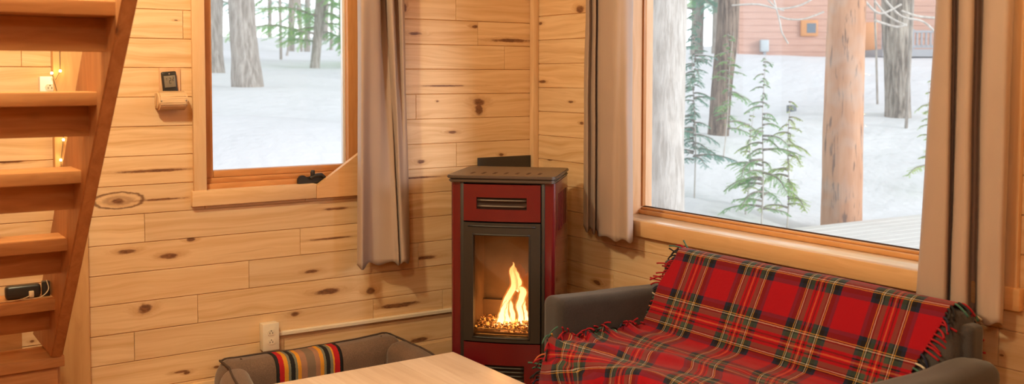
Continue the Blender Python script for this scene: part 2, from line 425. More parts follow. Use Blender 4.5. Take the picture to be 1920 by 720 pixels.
# crank handle
hc = onY(583, 338, .018)
hk = empty('window_crank', hc); tag(hk, 'black folding crank handle on the bottom rail of the small window', 'window crank')
bm = bmesh.new()
W = .027/25
prism(bm, [(-26*W*1.0, -6*W), (-26*W, 3*W), (-22*W, 9*W), (-15*W, 10*W), (-9*W, 6*W), (0, 7*W), (6*W, 9*W), (20*W, 9*W), (26*W, 3*W), (27*W, -5*W)], -.014, .004)
bmesh.ops.scale(bm, vec=(2.3, 1, 2.3), verts=bm.verts)
bmesh.ops.bevel(bm, geom=list(bm.edges), offset=.0025, segments=2, affect='EDGES')
autosmooth(newobj('housing', bm, M_['black'], hk))
bm = bmesh.new(); sweep(bm, [(-.01, -.018, .012), (.012, -.022, .022), (.04, -.02, .024), (.058, -.017, .012)], [.008, .009, .009, .006], 10); autosmooth(newobj('folding_arm', bm, M_['black'], hk))
bm = bmesh.new(); sweep(bm, [(.0, -.016, .015), (.0, -.02, .034), (.002, -.02, .046)], [.008, .010, .007], 10); autosmooth(newobj('knob', bm, M_['black'], hk))

# ------------------------------------------------------------------ window 2 (right wall)
w2 = struct(empty('window_2', (0, 0, 0)))
ya, yb = RW[1], RW[0]
G2 = .165
gzb = onX(1560, 441.5, G2).z
zap = onX(1560, 516, TR-.012).z
zr1 = onX(1560, 452, .135).z
boxo('stool', (-.0005, yb+.003, WRz-.03), (.19, ya-.004, WRz-.0004), wood('pine_sill', (.80, .62, .42), (.70, .50, .30), 'Y', .2, .8), w2, .001)
boxo('apron', (TR-.012, yb-.08, zap), (-.001, ya+.03, WRz), M_['trimy'], w2, .004)
boxo('sash_frame', (.130, yb+.003, WRz), (.195, ya-.0035, zr1), M_['firy'], w2, .003)
boxo('sash_rail', (.146, yb+.003, zr1+.0003), (.19, ya-.0035, gzb-.004), M_['firy'], w2, .003)
boxo('glazing_strip', (G2-.004, yb+.003, gzb-.004), (G2+.006, ya-.0035, gzb), M_['hole'], w2, 0)
boxo('pane', (G2, yb, gzb), (G2+.005, ya-.0035, zt), GL, w2, 0)
boxo('sash_stile', (.146, ya-.012, gzb), (G2-.001, ya-.0035, zt), M_['firz'], w2, .001)
boxo('jamb_board', (-.0005, ya-.003, zap), (.2101, ya+.035, zt), wood('fir_outer_jamb', (.74, .47, .28), (.62, .35, .17), 'Z', .5, .8, .5), w2, .002)
boxo('jamb_board', (-.0005, yb-.035, zap), (.2101, yb+.003, zt), M_['trimz'], w2, .002)
boxo('casing', (TR, ya+.001, zap-.0), (-.0005, ya+.09, zt+.08), M_['trimz'], w2, .002)
yr = onX(1905.5, 577, TR).y; yl_ = onX(1880, 560, TR).y
boxo('casing', (TR-.002, yr, zap-.002), (-.0005, yb, zt+.08), M_['trimz'], w2, .002)
boxo('casing', (TR, yr, zt), (-.0005, ya+.09, zt+.09), M_['trimy'], w2, .002)
boxo('sash_rail', (.14, yb, zt-.05), (.19, ya, zt), M_['firy'], w2, .002)

# ------------------------------------------------------------------ curtains
def cloth_mat(name, c):
    t = NT(name); co = t.coord()
    n = t.noise(co, 6, 4); w = t.noise(co, 420, 2)
    col = t.mix(n, tuple(q*.93 for q in c), tuple(q*1.05 for q in c))
    t.bump(t.math('ADD', w, t.math('MULTIPLY', n, .8)), .2, .003)
    t.done(col, .55, 0, .35)
    tl = t.node('ShaderNodeBsdfTranslucent'); t.set(tl.inputs[0], col)
    m = t.node('ShaderNodeMixShader'); m.inputs[0].default_value = .22
    t.l.new(t.b.outputs[0], m.inputs[1]); t.l.new(tl.outputs[0], m.inputs[2]); t.l.new(m.outputs[0], t.n['Material Output'].inputs['Surface'])
    t.b.inputs['Sheen Weight'].default_value = .15
    return t.m
MC = cloth_mat('taupe_curtain_cloth', (.51, .38, .305))
def curtain(name, keys_top, keys_bot, z0, z1, seed, label, plane):
    """keys: list of (along, out) fold points at top and bottom; cloth sheet between, smoothed through the points"""
    o = empty(name, (0, 0, 0))
    bm = bmesh.new()
    def cr(k, n):
        pts = []
        m = len(k)
        for i in range(n+1):
            s = i/n*(m-1); j = min(int(s), m-2); t = s-j
            p0, p1, p2, p3 = k[max(j-1, 0)], k[j], k[j+1], k[min(j+2, m-1)]
            pts.append(tuple(.5*((2*p1[a])+(-p0[a]+p2[a])*t+(2*p0[a]-5*p1[a]+4*p2[a]-p3[a])*t*t+(-p0[a]+3*p1[a]-3*p2[a]+p3[a])*t**3) for a in (0, 1)))
        return pts
    n = 16*(len(keys_top)-1); m = 70
    T, B = cr(keys_top, n), cr(keys_bot, n)
    g = []
    for j in range(m+1):
        f = j/m; z = z0+(z1-z0)*f; row = []
        for i in range(n+1):
            w = min(1, f*1.15); a = B[i][0]*(1-w)+T[i][0]*w; d = B[i][1]*(1-w)+T[i][1]*w
            nz = fbm(a*5+seed, z*1.6, seed, 2)*.008 + fbm(a*12+seed, z*6, seed+4, 2)*.0016
            d2 = min(-.022, d+nz); zz = z + (.008*math.sin(i*.21+seed) if j == 0 else 0)
            row.append(bm.verts.new((a, d2, zz) if plane == 'X' else (d2, a, zz)))
        g.append(row)
    for j in range(m):
        for i in range(n):
            bm.faces.new((g[j][i], g[j][i+1], g[j+1][i+1], g[j+1][i]))
    c = newobj('cloth', bm, MC, o, True)
    md = c.modifiers.new('thick', 'SOLIDIFY'); md.thickness = .0022; md.offset = 0
    # hem: a doubled band at the bottom
    bm = bmesh.new(); g2 = []
    for j in range(3):
        row = []
        for i in range(n+1):
            v = g[0][i] if False else None
            a = B[i][0]; d = B[i][1]; z = z0+.045+j*.0012
            nz = fbm(a*5+seed, z*1.6, seed, 2)*.008 + fbm(a*12+seed, z*6, seed+4, 2)*.0016
            d2 = min(-.022, d+nz)-.0016
            row.append(bm.verts.new((a, d2, z) if plane == 'X' else (d2, a, z)))
        g2.append(row)
    for j in range(2):
        for i in range(n): bm.faces.new((g2[j][i], g2[j][i+1], g2[j+1][i+1], g2[j+1][i]))
    newobj('hem', bm, MC, o, True)
    tag(o, label, 'curtain'); return o
def X(u, v, y=-.08): return onY(u, v, y).x
def Y(u, v, x=-.08): return onX(u, v, x).y
ztc = 2.24
zc = onY(700, 497, -.09).z
def kx(lst, v): return [(onY(u, v, d).x, d) for u, d in lst]
def ky(lst, v): return [(onX(u, v, d).y, d) for u, d in lst]
curtain('curtain', kx([(672, -.05), (678, -.13), (696, -.15), (713, -.13), (708, -.04), (719, -.03), (724, -.11), (735, -.12), (738, -.04), (752, -.12), (756, -.05)], 60),
        kx([(670, -.09), (680, -.13), (692, -.06), (712, -.07), (738, -.10), (748, -.12), (746, -.04), (752, -.12), (762, -.13), (768, -.08), (769, -.04)], 490), zc, ztc, 1.3,
        'narrow taupe curtain hanging at the right of the small window', 'X')
zc = onX(1150, 446, -.10).z
curtain('curtain', ky([(1099, -.03), (1104, -.075), (1110, -.045), (1117, -.085), (1120, -.05), (1128, -.10), (1150, -.135), (1168, -.12), (1178, -.09), (1186, -.06), (1182, -.03)], 60),
        ky([(1093, -.03), (1100, -.07), (1107, -.04), (1113, -.085), (1118, -.05), (1124, -.11), (1146, -.135), (1160, -.12), (1176, -.12), (1186, -.07), (1180, -.03)], 440), zc, ztc, 7.7,
        'short taupe curtain hanging between the stove and the large window', 'Y')
zc = onX(1850, 603, -.10).z
curtain('curtain', ky([(1764, -.04), (1768, -.085), (1782, -.09), (1786, -.035), (1796, -.04), (1806, -.10), (1822, -.095), (1828, -.035), (1838, -.04), (1846, -.105), (1872, -.115), (1892, -.10), (1900, -.04)], 60),
        ky([(1717, -.04), (1722, -.09), (1768, -.10), (1776, -.04), (1779, -.035), (1784, -.10), (1810, -.105), (1816, -.04), (1828, -.035), (1836, -.105), (1856, -.11), (1877, -.105), (1881, -.04)], 575), zc, ztc, 3.1,
        'long brown curtain hanging behind the far arm of the sofa', 'Y')
# rods above the frame of the picture carry the curtains
def rod(a, b, label):
    o = empty('curtain_rod', ((Vector(a)+Vector(b))/2)); c = Vector(o.location)
    bm = bmesh.new(); cyl(bm, Vector(a)-c, Vector(b)-c, .011, 14); newobj('pole', bm, M_['blackm'], o, True)
    for q in (a, b):
        bm = bmesh.new(); bmesh.ops.create_uvsphere(bm, u_segments=12, v_segments=8, radius=.022, matrix=Matrix.Translation(Vector(q)-c)); newobj('finial', bm, M_['blackm'], o, True)
        inw = Vector((0, 1, 0)) if abs(a[0]-b[0]) > .1 else Vector((1, 0, 0))
        qq = Vector(q)+(Vector(b)-Vector(a)).normalized()*(.05 if q == a else -.05)
        bm = bmesh.new(); cyl(bm, qq-c, qq-c+inw*.074, .008, 10); newobj('bracket', bm, M_['blackm'], o, True)
    tag(o, label, 'curtain rod')
rod((-1.85, -.08, 2.26), (-.35, -.08, 2.26), 'black rod over the small window carrying one curtain')
rod((-.08, -.25, 2.26), (-.08, -2.75, 2.26), 'long black rod over the large window carrying two curtains')

# ------------------------------------------------------------------ outlets, raceway, thermostat
def outlet(x, z, w, h, d, label, mat, y=0, duplex=True, holes=True):
    o = empty('wall_outlet', (x, y, z)); tag(o, label, 'outlet')
    boxo('surface_box', (-w/2, -d+.004, -h/2), (w/2, -.0008, h/2), mat, o, .003)
    boxo('cover_plate', (-w/2-.001, -d-.003, -h/2-.001), (w/2+.001, -d+.004, h/2+.001), mat, o, .0025)
    for s in (1, -1):
        bm = bmesh.new(); cz = s*.0195
        n = 20; pts = []
        for k in range(n):
            a = 2*PI*k/n; px = .0165*math.cos(a); pz = .0145*math.sin(a); pz = max(-.0118, min(.0118, pz)); pts.append((px, cz+pz))
        prism(bm, pts, -d-.0052, -d-.001)
        so = newobj('socket', bm, M_['plate'], o)
        bm = bmesh.new()
        box(bm, (-.0075, -d-.0056, cz-.006), (-.0052, -d-.0045, cz+.002)); box(bm, (.0048, -d-.0056, cz-.006), (.0072, -d-.0045, cz+.002))
        cyl(bm, (0, -d-.0056, cz+.0075), (0, -d-.0045, cz+.0075), .0024, 10)
        newobj('slots', bm, M_['hole'], so)
    return o
pA = onY(514, 607, -.045); pB = onY(521.5, 655, -.045); pL = onY(514, 640, -.045)
ow = onY(522, 630, -.045).x-onY(494.5, 630, -.045).x
oz = (onY(508, 608, -.045).z+onY(508, 656.5, -.045).z)/2; ox = onY(508.5, 632, -.045).x
outlet(ox, oz, .070, .115, .042, 'cream duplex outlet box on the board wall behind the dog bed', M_['plate'])
# cable channel
za = onY(530, 626, -.02).z; zb2 = onY(840, 584, -.02).z
bm = bmesh.new(); xa = ox+.037; xb = -.36
sec = [(-.0006, -.0095), (-.014, -.0095), (-.0175, -.006), (-.0175, .006), (-.014, .0095), (-.0006, .0095)]
va = [bm.verts.new((xa, y, za+z)) for y, z in sec]; vb = [bm.verts.new((xb, y, zb2+z)) for y, z in sec]
bm.faces.new(va); bm.faces.new(vb[::-1])
for i in range(6): bm.faces.new((va[i], va[(i+1) % 6], vb[(i+1) % 6], vb[i]))
bmesh.ops.recalc_face_normals(bm, faces=bm.faces)
tag(newobj('cable_channel', bm, M_['plate']), 'cream cable channel running along the wall from the outlet to the stove', 'cable channel')
# white outlet seen through the stair
q1 = onY(75, 146, -.04); o2 = outlet(q1.x+.033, q1.z-.055, .066, .118, .038, 'white outlet box seen through the open stair', M_['white'])
# string lights
sl = empty('string_lights', (0, 0, 0)); tag(sl, 'thin string of tiny warm lights clipped to the upright board behind the stair', 'string lights')
me_ = NT('warm_bulb'); me_.b.inputs['Emission Color'].default_value = (1, .62, .2, 1); me_.b.inputs['Emission Strength'].default_value = 60; me_.done((1, .8, .5), .4)
pts = [onY(u, v, -.062) for u, v in ((116, 60), (112, 95), (113, 133), (104, 150), (97, 137), (108, 175), (120, 230), (119, 262), (114, 300), (117, 345), (112, 400))]
bm = bmesh.new(); sweep(bm, pts, .0012, 6); newobj('wire', bm, plain('green_wire', (.10, .08, .05), .5), sl, True)
for u, v in ((113, 133), (97, 137), (119, 262), (114, 300)):
    bm = bmesh.new(); bmesh.ops.create_uvsphere(bm, u_segments=10, v_segments=8, radius=.0045, matrix=Matrix.Translation(onY(u, v, -.068))); newobj('bulb', bm, me_.m, sl, True)

# remote control and its holder
hz = onY(325, 189, -.07); 
ho = empty('remote_holder', (hz.x, 0, hz.z)); tag(ho, 'small half-log wooden holder screwed to the wall by the small window', 'remote holder')
ML2 = wood('peeled_log', (.72, .50, .30), (.60, .38, .20), 'X', .55, 1.2)
zt1 = onY(310, 127, -.01).z
boxo('backing_board', (onY(299, 150, -.01).x-hz.x, -.012, -.03), (onY(338, 150, -.01).x-hz.x, -.0005, zt1-hz.z), wood('holder_board', (.70, .42, .24), (.58, .32, .16), 'Z', .5), ho, .002)
bm = bmesh.new()
hw = (onY(355, 189, -.07).x-onY(300, 189, -.07).x)/2; n = 14
prof = [(-.036, -.038)]
for k in range(n+1):
    a = -PI/2+PI*k/n; prof.append((-.040-.037*math.cos(a), .038*math.sin(a)))
prof.append((-.036, .038))
prism(bm, prof, -hw, hw, 'X')
for v in bm.verts:
    e = abs(v.co.x)/hw
    v.co.y += .004*fbm(v.co.x*30, v.co.z*40, 1)
bmesh.ops.bevel(bm, geom=[e for e in bm.edges if abs(abs(e.verts[0].co.x)-hw) < .001 and abs(abs(e.verts[1].co.x)-hw) < .001], offset=.007, segments=3, affect='EDGES')
autosmooth(newobj('half_log', bm, ML2, ho), 35)
boxo('shelf', (-hw+.004, -.0365, -.030), (hw-.004, -.0005, -.0215), ML2, ho, .001)
for s in (-1, 1):
    boxo('cheek', (s*hw-(.012 if s > 0 else 0), -.0365, -.021), (s*hw+(0 if s > 0 else .012), -.0125, .03), ML2, ho, .001)
    bm = bmesh.new(); bmesh.ops.create_uvsphere(bm, u_segments=10, v_segments=6, radius=.0035, matrix=Matrix.Translation((s*(hw-.009), -.0765, 0))); newobj('screw', bm, plain('steel_screw', (.35, .33, .30), .3, .9), ho, True)
rm = empty('remote_control', (onY(320, 170, -.024).x, -.0243, hz.z+.02)); tag(rm, 'black remote control with a grey screen standing in the wooden holder', 'remote control'); rm.rotation_euler = (0, math.radians(-5), 0)
zr = onY(317, 134, -.024).z-(hz.z+.02)
boxo('body', (-.029, -.0085, -.037), (.029, .0085, zr), M_['blackp'], rm, .006, None, 3)
boxo('screen', (-.022, -.0100, zr-.062), (.022, -.0085, zr-.016), plain('grey_display', (.20, .17, .13), .25), rm, .001)
bm = bmesh.new()
def seg7(bm, cx, cz, w, h, on):
    t = .0016
    S7 = {'a': (cx-w/2, cz+h-t, cx+w/2, cz+h), 'g': (cx-w/2, cz-t/2, cx+w/2, cz+t/2), 'd': (cx-w/2, cz-h, cx+w/2, cz-h+t),
          'b': (cx+w/2-t, cz, cx+w/2, cz+h), 'c': (cx+w/2-t, cz-h, cx+w/2, cz), 'f': (cx-w/2, cz, cx-w/2+t, cz+h), 'e': (cx-w/2, cz-h, cx-w/2+t, cz)}
    for k in on: a_, b_, c_, d_ = S7[k]; box(bm, (a_, -.0104, b_), (c_, -.0098, d_))
seg7(bm, .001, zr-.036, .008, .011, 'abged'); seg7(bm, .013, zr-.030, .006, .008, 'abged'); seg7(bm, -.012, zr-.032, .005, .006, 'ag')
newobj('display_digits', bm, M_['blackp'], rm)
bm = bmesh.new(); cyl(bm, (0, -.0098, zr-.009), (0, -.0085, zr-.009), .003, 12); newobj('emblem', bm, plain('silver_emblem', (.5, .5, .5), .3, .8), rm)

# ------------------------------------------------------------------ stove
SD = 4.23
PLf = atD(844, 343, SD+.04); PRf = atD(1042, 345, SD-.04)
cen = (PLf+PRf)/2; 
st = empty('pellet_stove', (cen.x, cen.y, 0), math.radians(-45)); tag(st, 'tall red and black enamelled stove burning in the corner', 'stove')
# local frame: x along the front, y into the corner, z up. front plane y=0
def zs(v, D=SD): return CAM.z-(v-143.5)/F*D
hw_ = .226; dp = .40
zt_ = zs(343); zd0, zd1 = zs(643), zs(418); 
def bow(x): return -.022*(1-(x/hw_)**2)
# carcass: black body with rounded back
boxo('carcass', (-hw_+.004, .03, .03), (hw_-.004, dp, zt_-.002), M_['blackm'], st, .006)
# side panels: one wrapped red pillar each, rounded front edge
for s in (-1, 1):
    bm = bmesh.new(); sec = []
    xo_, xi = hw_, hw_-.044
    sec.append((xi, .0)); sec.append((xo_-.02, .004))
    for k in range(7):
        a = -PI/2+PI/2*k/6; sec.append((xo_-.018+.018*math.cos(a), .022+.018*math.sin(a)))
    sec += [(xo_, dp-.02), (xo_-.02, dp), (xo_-.045, dp), (xo_-.045, dp-.01), (xo_-.006, dp-.02), (xo_-.006, .026), (xi, .016)]
    prism(bm, [(s*a_, b_) for a_, b_ in sec], .05, zt_, 'Z')
    sp = autosmooth(newobj('side_panel', bm, M_['red'], st), 30)
    # pressed louvres on the side
    bm = bmesh.new()
    for k in range(6): box(bm, (s*xo_-.0012, .10+k*.042, zt_-.21), (s*xo_+.0016, .115+k*.042, zt_-.05), .0005)
    newobj('louvre', bm, plain('dark_red_louvre', (.10, .006, .008), .3), sp)
# vertical black strips
for s in (-1, 1):
    boxo('black_strip', (s*(hw_-.044)-.0 if s < 0 else hw_-.060, -.006, .05), (-(hw_-.060) if s < 0 else hw_-.044, .03, zt_), M_['blackm'], st, .003)
pw = hw_-.061
def bowed(name, z0, z1, x0, x1, y_in, y_off, mat, parent, holes=None, bev=True, n=16):
    """curved panel following the bow of the front; holes = list of (xa, xb, za, zb)"""
    bm = bmesh.new()
    xs_ = sorted({round(x0+(x1-x0)*i/n, 5) for i in range(n+1)} | {h for hh in (holes or []) for h in hh[:2]})
    zs_ = sorted({z0, z1} | {h for hh in (holes or []) for h in hh[2:]})
    def inside(x, z): return any(h[0] < x < h[1] and h[2] < z < h[3] for h in (holes or []))
    cache = {}
    def V(i, j, b):
        k = (i, j, b)
        if k not in cache:
            x = xs_[i]; cache[k] = bm.verts.new((x, (bow(x)+y_off) if not b else y_in, zs_[j]))
        return cache[k]
    filled = set()
    for i in range(len(xs_)-1):
        for j in range(len(zs_)-1):
            if not inside((xs_[i]+xs_[i+1])/2, (zs_[j]+zs_[j+1])/2): filled.add((i, j))
    for i, j in filled:
        bm.faces.new((V(i, j, 0), V(i+1, j, 0), V(i+1, j+1, 0), V(i, j+1, 0)))
        bm.faces.new((V(i, j, 1), V(i, j+1, 1), V(i+1, j+1, 1), V(i+1, j, 1)))
        for di, dj, c in ((-1, 0, ((i, j), (i, j+1))), (1, 0, ((i+1, j), (i+1, j+1))), (0, -1, ((i, j), (i+1, j))), (0, 1, ((i, j+1), (i+1, j+1)))):
            if (i+di, j+dj) not in filled:
                a_, b_ = c; bm.faces.new((V(*a_, 0), V(*b_, 0), V(*b_, 1), V(*a_, 1)))
    bmesh.ops.recalc_face_normals(bm, faces=bm.faces)
    return autosmooth(newobj(name, bm, mat, parent), 35)
vx = .108
up_ = bowed('upper_panel', zs(415), zs(346), -pw, pw, .02, -.004, M_['red'], st, [(-vx, vx, zs(392.5), zs(370))])
boxo('vent_box', (-vx, -.004, zs(392.5)), (vx, .02, zs(370)), M_['hole'], up_, 0)
for vv in (376, 387):
    bm = bmesh.new(); pts = [(x_, bow(x_)+.004, zs(vv)) for x_ in [-vx+.003+(2*vx-.006)*k/12 for k in range(13)]]
    sweep(bm, pts, .0045, 8); newobj('vent_bar', bm, M_['cap'], up_, True)
# door
gx = .117; gxl = -.121
zg0, zg1 = zs(634), zs(442)
dr = bowed('door', zd0, zd1, -pw, pw, .012, -.008, M_['blackm'], st, [(gxl, gx, zg0, zg1)])
for args in ((-pw+.02, pw-.02, zd1-.014, zd1-.008),):
    bm = bmesh.new(); pts = [(x_, bow(x_)-.008, args[2]) for x_ in [args[0]+(args[1]-args[0])*k/12 for k in range(13)]]
    sweep(bm, pts, .004, 8); newobj('door_handle_lip', bm, M_['black'], dr, True)
bm = bmesh.new()
for (a_, b_, c_, d_) in ((gxl-.006, gxl, zg0, zg1), (gx, gx+.006, zg0, zg1)):
    box(bm, (a_, bow(a_)-.011, c_), (b_, bow(a_)-.002, d_))
pts = [(x_, bow(x_)-.0065, 0) for x_ in [gxl-.005+(gx-gxl+.01)*k/12 for k in range(13)]]
for zz in (zg1+.004, zg0-.003): sweep(bm, [(a_[0], a_[1], zz) for a_ in pts], .0045, 6)
newobj('glass_trim', bm, M_['black'], dr)
# firebox: built of back, sides, top, floor; inside faces buff refractory
MF = plain('sooty_refractory_panel', (.17, .10, .055), .8, nscale=14, namp=.5)
fb = empty('firebox', (0, 0, 0)); fb.parent = st
bm = bmesh.new()
fx0, fx1, fy0, fy1, fz0, fz1 = gxl-.012, gx+.012, .014, .25, zg0-.005, zg1+.01
car = [c_ for c_ in st.children if c_.name.startswith('carcass')][0]
# carve the carcass: rebuild as shell with a recess
bpy.data.objects.remove(car)
bm2 = bmesh.new()
e_ = .004
for lo, hi in (((-hw_+e_, .03, .03), (fx0-.004, dp, zt_-.002)), ((fx1+.004, .03, .03), (hw_-e_, dp, zt_-.002)), ((fx0-.004, .03, .03), (fx1+.004, dp, fz0-.006)),
               ((fx0-.004, .03, fz1+.004), (fx1+.004, dp, zt_-.002)), ((fx0-.004, fy1+.006, fz0-.006), (fx1+.004, dp, fz1+.004))):
    box(bm2, lo, hi)
newobj('carcass', bm2, M_['blackm'], st)
boxo('back_panel', (fx0, fy1, fz0), (fx1, fy1+.005, fz1), MF, fb, 0)
boxo('refractory_brick', (fx0, fy1-.03, fz0), (fx0+.10, fy1, fz0+.11), MF, fb, 0); boxo('refractory_brick', (fx1-.06, fy1-.03, fz0), (fx1, fy1, fz0+.125), MF, fb, 0)
boxo('liner', (fx0-.003, fy0, fz0), (fx0, fy1, fz1), MF, fb, 0)
boxo('liner', (fx1, fy0, fz0), (fx1+.003, fy1, fz1), MF, fb, 0)
boxo('liner', (fx0, fy0, fz1), (fx1, fy1, fz1+.003), MF, fb, 0)
boxo('burner_tray', (fx0, fy0, fz0-.005), (fx1, fy1, fz0+.018), plain('rusty_tray', (.22, .12, .05), .5, .6), fb, 0)
bm = bmesh.new()
for zz in (fz0+.012, fz0+.036): sweep(bm, [(x_, bow(x_)*.6+.006, zz) for x_ in [fx0+(fx1-fx0)*k/10 for k in range(11)]], .003, 6)
newobj('glass_guard', bm, plain('brass_guard', (.35, .2, .08), .3, .9), fb, True)
# ember chips: glassy gravel, uncountable
bm = bmesh.new(); rr = random.Random(2)
for k in range(520):
    c_ = Vector((rr.uniform(fx0+.006, fx1-.006), rr.uniform(fy0+.012, fy1-.012), fz0+.018+rr.uniform(.002, .026)))
    s_ = rr.uniform(.0035, .008)
    m_ = Matrix.Translation(c_) @ Matrix.Rotation(rr.uniform(0, 6), 4, Vector((rr.random(), rr.random(), rr.random()+.1)).normalized()) @ Matrix.Diagonal((s_*rr.uniform(.8, 1.8), s_, s_*.7, 1))
    bmesh.ops.create_icosphere(bm, subdivisions=1, radius=1, matrix=m_)
t = NT('glowing_chips'); n_ = t.noise(t.coord(), 60, 2)
t.done(t.ramp(n_, [(.35, (.20, .08, .03)), (.65, (.50, .27, .10))]), .25, 0, .6)
t.set(t.b.inputs['Emission Color'], (1, .33, .05, 1)); t.set(t.b.inputs['Emission Strength'], t.mr(n_, .52, .66, 0, 2.2, True))
e_o = newobj('embers', bm, t.m, fb); e_o['kind'] = 'stuff'
# flames
def flame_mat(name, hot, mid, tip, s, z0, z1, alpha):
    t = NT(name); x, y, z = t.sep(t.coord())
    f = t.mr(z, z0, z1); nn = t.noise(t.comb(t.math('MULTIPLY', x, 4), y, t.math('MULTIPLY', z, 1.2)), 14, 2)
    ff = t.math('ADD', f, t.math('MULTIPLY', t.math('SUBTRACT', nn, .5), .5))
    c = t.ramp(ff, [(0, hot), (.45, mid), (1, tip)])
    em = t.node('ShaderNodeEmission'); t.set(em.inputs[0], c); t.set(em.inputs[1], t.mr(ff, 0, 1, s, s*.4))
    tr_ = t.node('ShaderNodeBsdfTransparent'); m = t.node('ShaderNodeMixShader')
    lw = t.node('ShaderNodeLayerWeight'); lw.inputs[0].default_value = .35
    a = t.math('MULTIPLY', t.mr(lw.outputs['Facing'], .15, .85, alpha, .0, True), t.mr(ff, .55, 1.0, 1, .25), clamp=True)
    t.set(m.inputs[0], a); t.l.new(tr_.outputs[0], m.inputs[1]); t.l.new(em.outputs[0], m.inputs[2]); t.l.new(m.outputs[0], t.n['Material Output'].inputs['Surface'])
    return t.m
zf0 = fz0+.03
def fx(u): return (u-945)/F*SD*1.018
FO = flame_mat('flame_outer', (1, .52, .13), (1, .30, .05), (1, .18, .02), 1.5, zf0, zs(492), .55)
FI = flame_mat('flame_core', (1, .80, .42), (1, .70, .28), (1, .42, .10), 6.5, zf0, zs(492), .92)
FB = flame_mat('flame_rear', (1, .3, .05), (1, .22, .03), (1, .15, .02), .8, zf0, zs(492), .4)
def flame(pts, y, mat, parent, sc=1.0):
    bm = bmesh.new(); P_ = []; R_ = []
    # smooth the polyline
    m = len(pts); N = 26
    for i in range(N+1):
        s_ = i/N*(m-1); j = min(int(s_), m-2); t_ = s_-j
        q = [pts[max(j-1, 0)], pts[j], pts[j+1], pts[min(j+2, m-1)]]
        c_ = [.5*((2*q[1][a])+(-q[0][a]+q[2][a])*t_+(2*q[0][a]-5*q[1][a]+4*q[2][a]-q[3][a])*t_*t_+(-q[0][a]+3*q[1][a]-3*q[2][a]+q[3][a])*t_**3) for a in range(3)]
        P_.append((fx(c_[0])+.0015*math.sin(i*1.1), y+.003*math.sin(i*.6), zs(c_[1], SD+.13))); R_.append(max(.0006, c_[2]/F*SD*sc))
    sweep(bm, P_, R_, 12, flat=(Vector((0, 1, 0)), .6)); newobj('flame', bm, mat, parent, True)
T1 = [(948, 612, 7), (942, 600, 9), (939, 583, 8), (943, 565, 6.5), (951, 548, 7), (958, 536, 7), (955, 518, 6), (953, 505, 4.5), (957, 496, 1.2)]
T2 = [(930, 612, 7), (934, 598, 7), (936, 585, 5), (941, 573, 4), (947, 562, 2)]
T3 = [(951, 612, 8), (954, 596, 6), (951, 580, 5), (947, 566, 5), (949, 552, 6), (956, 538, 5)]
T4 = [(968, 610, 8), (972, 594, 6), (968, 576, 6.5), (971, 562, 7), (976, 548, 8), (972, 541, 6), (966, 544, 2)]
T5 = [(962, 545, 7), (966, 530, 7.5), (962, 515, 5), (958, 503, 3.5), (955, 492, .8)]
T6 = [(978, 612, 6), (980, 596, 4), (976, 580, 4), (974, 566, 4)]
T7 = [(921, 611, 2.5), (923, 604, 2), (922, 599, .6)]
for T_, y_ in ((T1, .115), (T2, .10), (T3, .13), (T4, .11), (T5, .12), (T6, .135), (T7, .09)):
    flame(T_, y_, FO, fb, 1.3); flame(T_, y_, FI, fb, .85)
flame([(975, 600, 8), (984, 570, 8), (982, 545, 8), (980, 528, 9), (978, 516, 3)], .17, FB, fb, 1.1)
flame([(958, 560, 8), (968, 535, 9), (967, 515, 9), (962, 500, 4)], .16, FB, fb, 1.2)
# door glass
gb = bowed('door_glass', zg0-.002, zg1+.002, gxl-.002, gx+.002, .0, .0, None, dr)
tg = NT('stove_glass'); g_ = tg.node('ShaderNodeBsdfGlossy'); g_.inputs['Roughness'].default_value = .03
t2 = tg.node('ShaderNodeBsdfTransparent'); t2.inputs['Color'].default_value = (.93, .88, .82, 1)
f2 = tg.node('ShaderNodeLayerWeight'); f2.inputs[0].default_value = .5; f2o = tg.math('ADD', tg.math('MULTIPLY', tg.math('POWER', f2.outputs['Facing'], 5.0), .5), .03); m2 = tg.node('ShaderNodeMixShader')
tg.l.new(f2o, m2.inputs[0]); tg.l.new(t2.outputs[0], m2.inputs[1]); tg.l.new(g_.outputs[0], m2.inputs[2]); tg.l.new(m2.outputs[0], tg.n['Material Output'].inputs['Surface'])
gb.data.materials.clear(); gb.data.materials.append(tg.m)
# move the back of the glass: shallow pane
for v in gb.data.vertices:
    if abs(v.co.y) < 1e-6: v.co.y = bow(v.co.x)+.003
# lower red panel with grille
gl0, gl1, glx0, glx1 = .12, zs(687), -.072, .098
lp_ = bowed('lower_panel', .06, zd0-.006, -pw, pw, .02, -.004, M_['red'], st, [(glx0, glx1, gl0, gl1)])
boxo('grille_box', (glx0, -.002, gl0), (glx1, .02, gl1), M_['hole'], lp_, 0)
for k in range(7):
    zz = gl1-.014-k*.0165
    if zz < gl0+.004: break
    bm = bmesh.new(); sweep(bm, [(x_, bow(x_)+.004, zz) for x_ in [glx0+.002+(glx1-glx0-.004)*q_/10 for q_ in range(11)]], .0042, 6); newobj('grille_bar', bm, M_['blackm'], lp_, True)
boxo('plinth', (-hw_+.02, .0, .0), (hw_-.02, dp-.02, .06), M_['blackm'], st, .004)
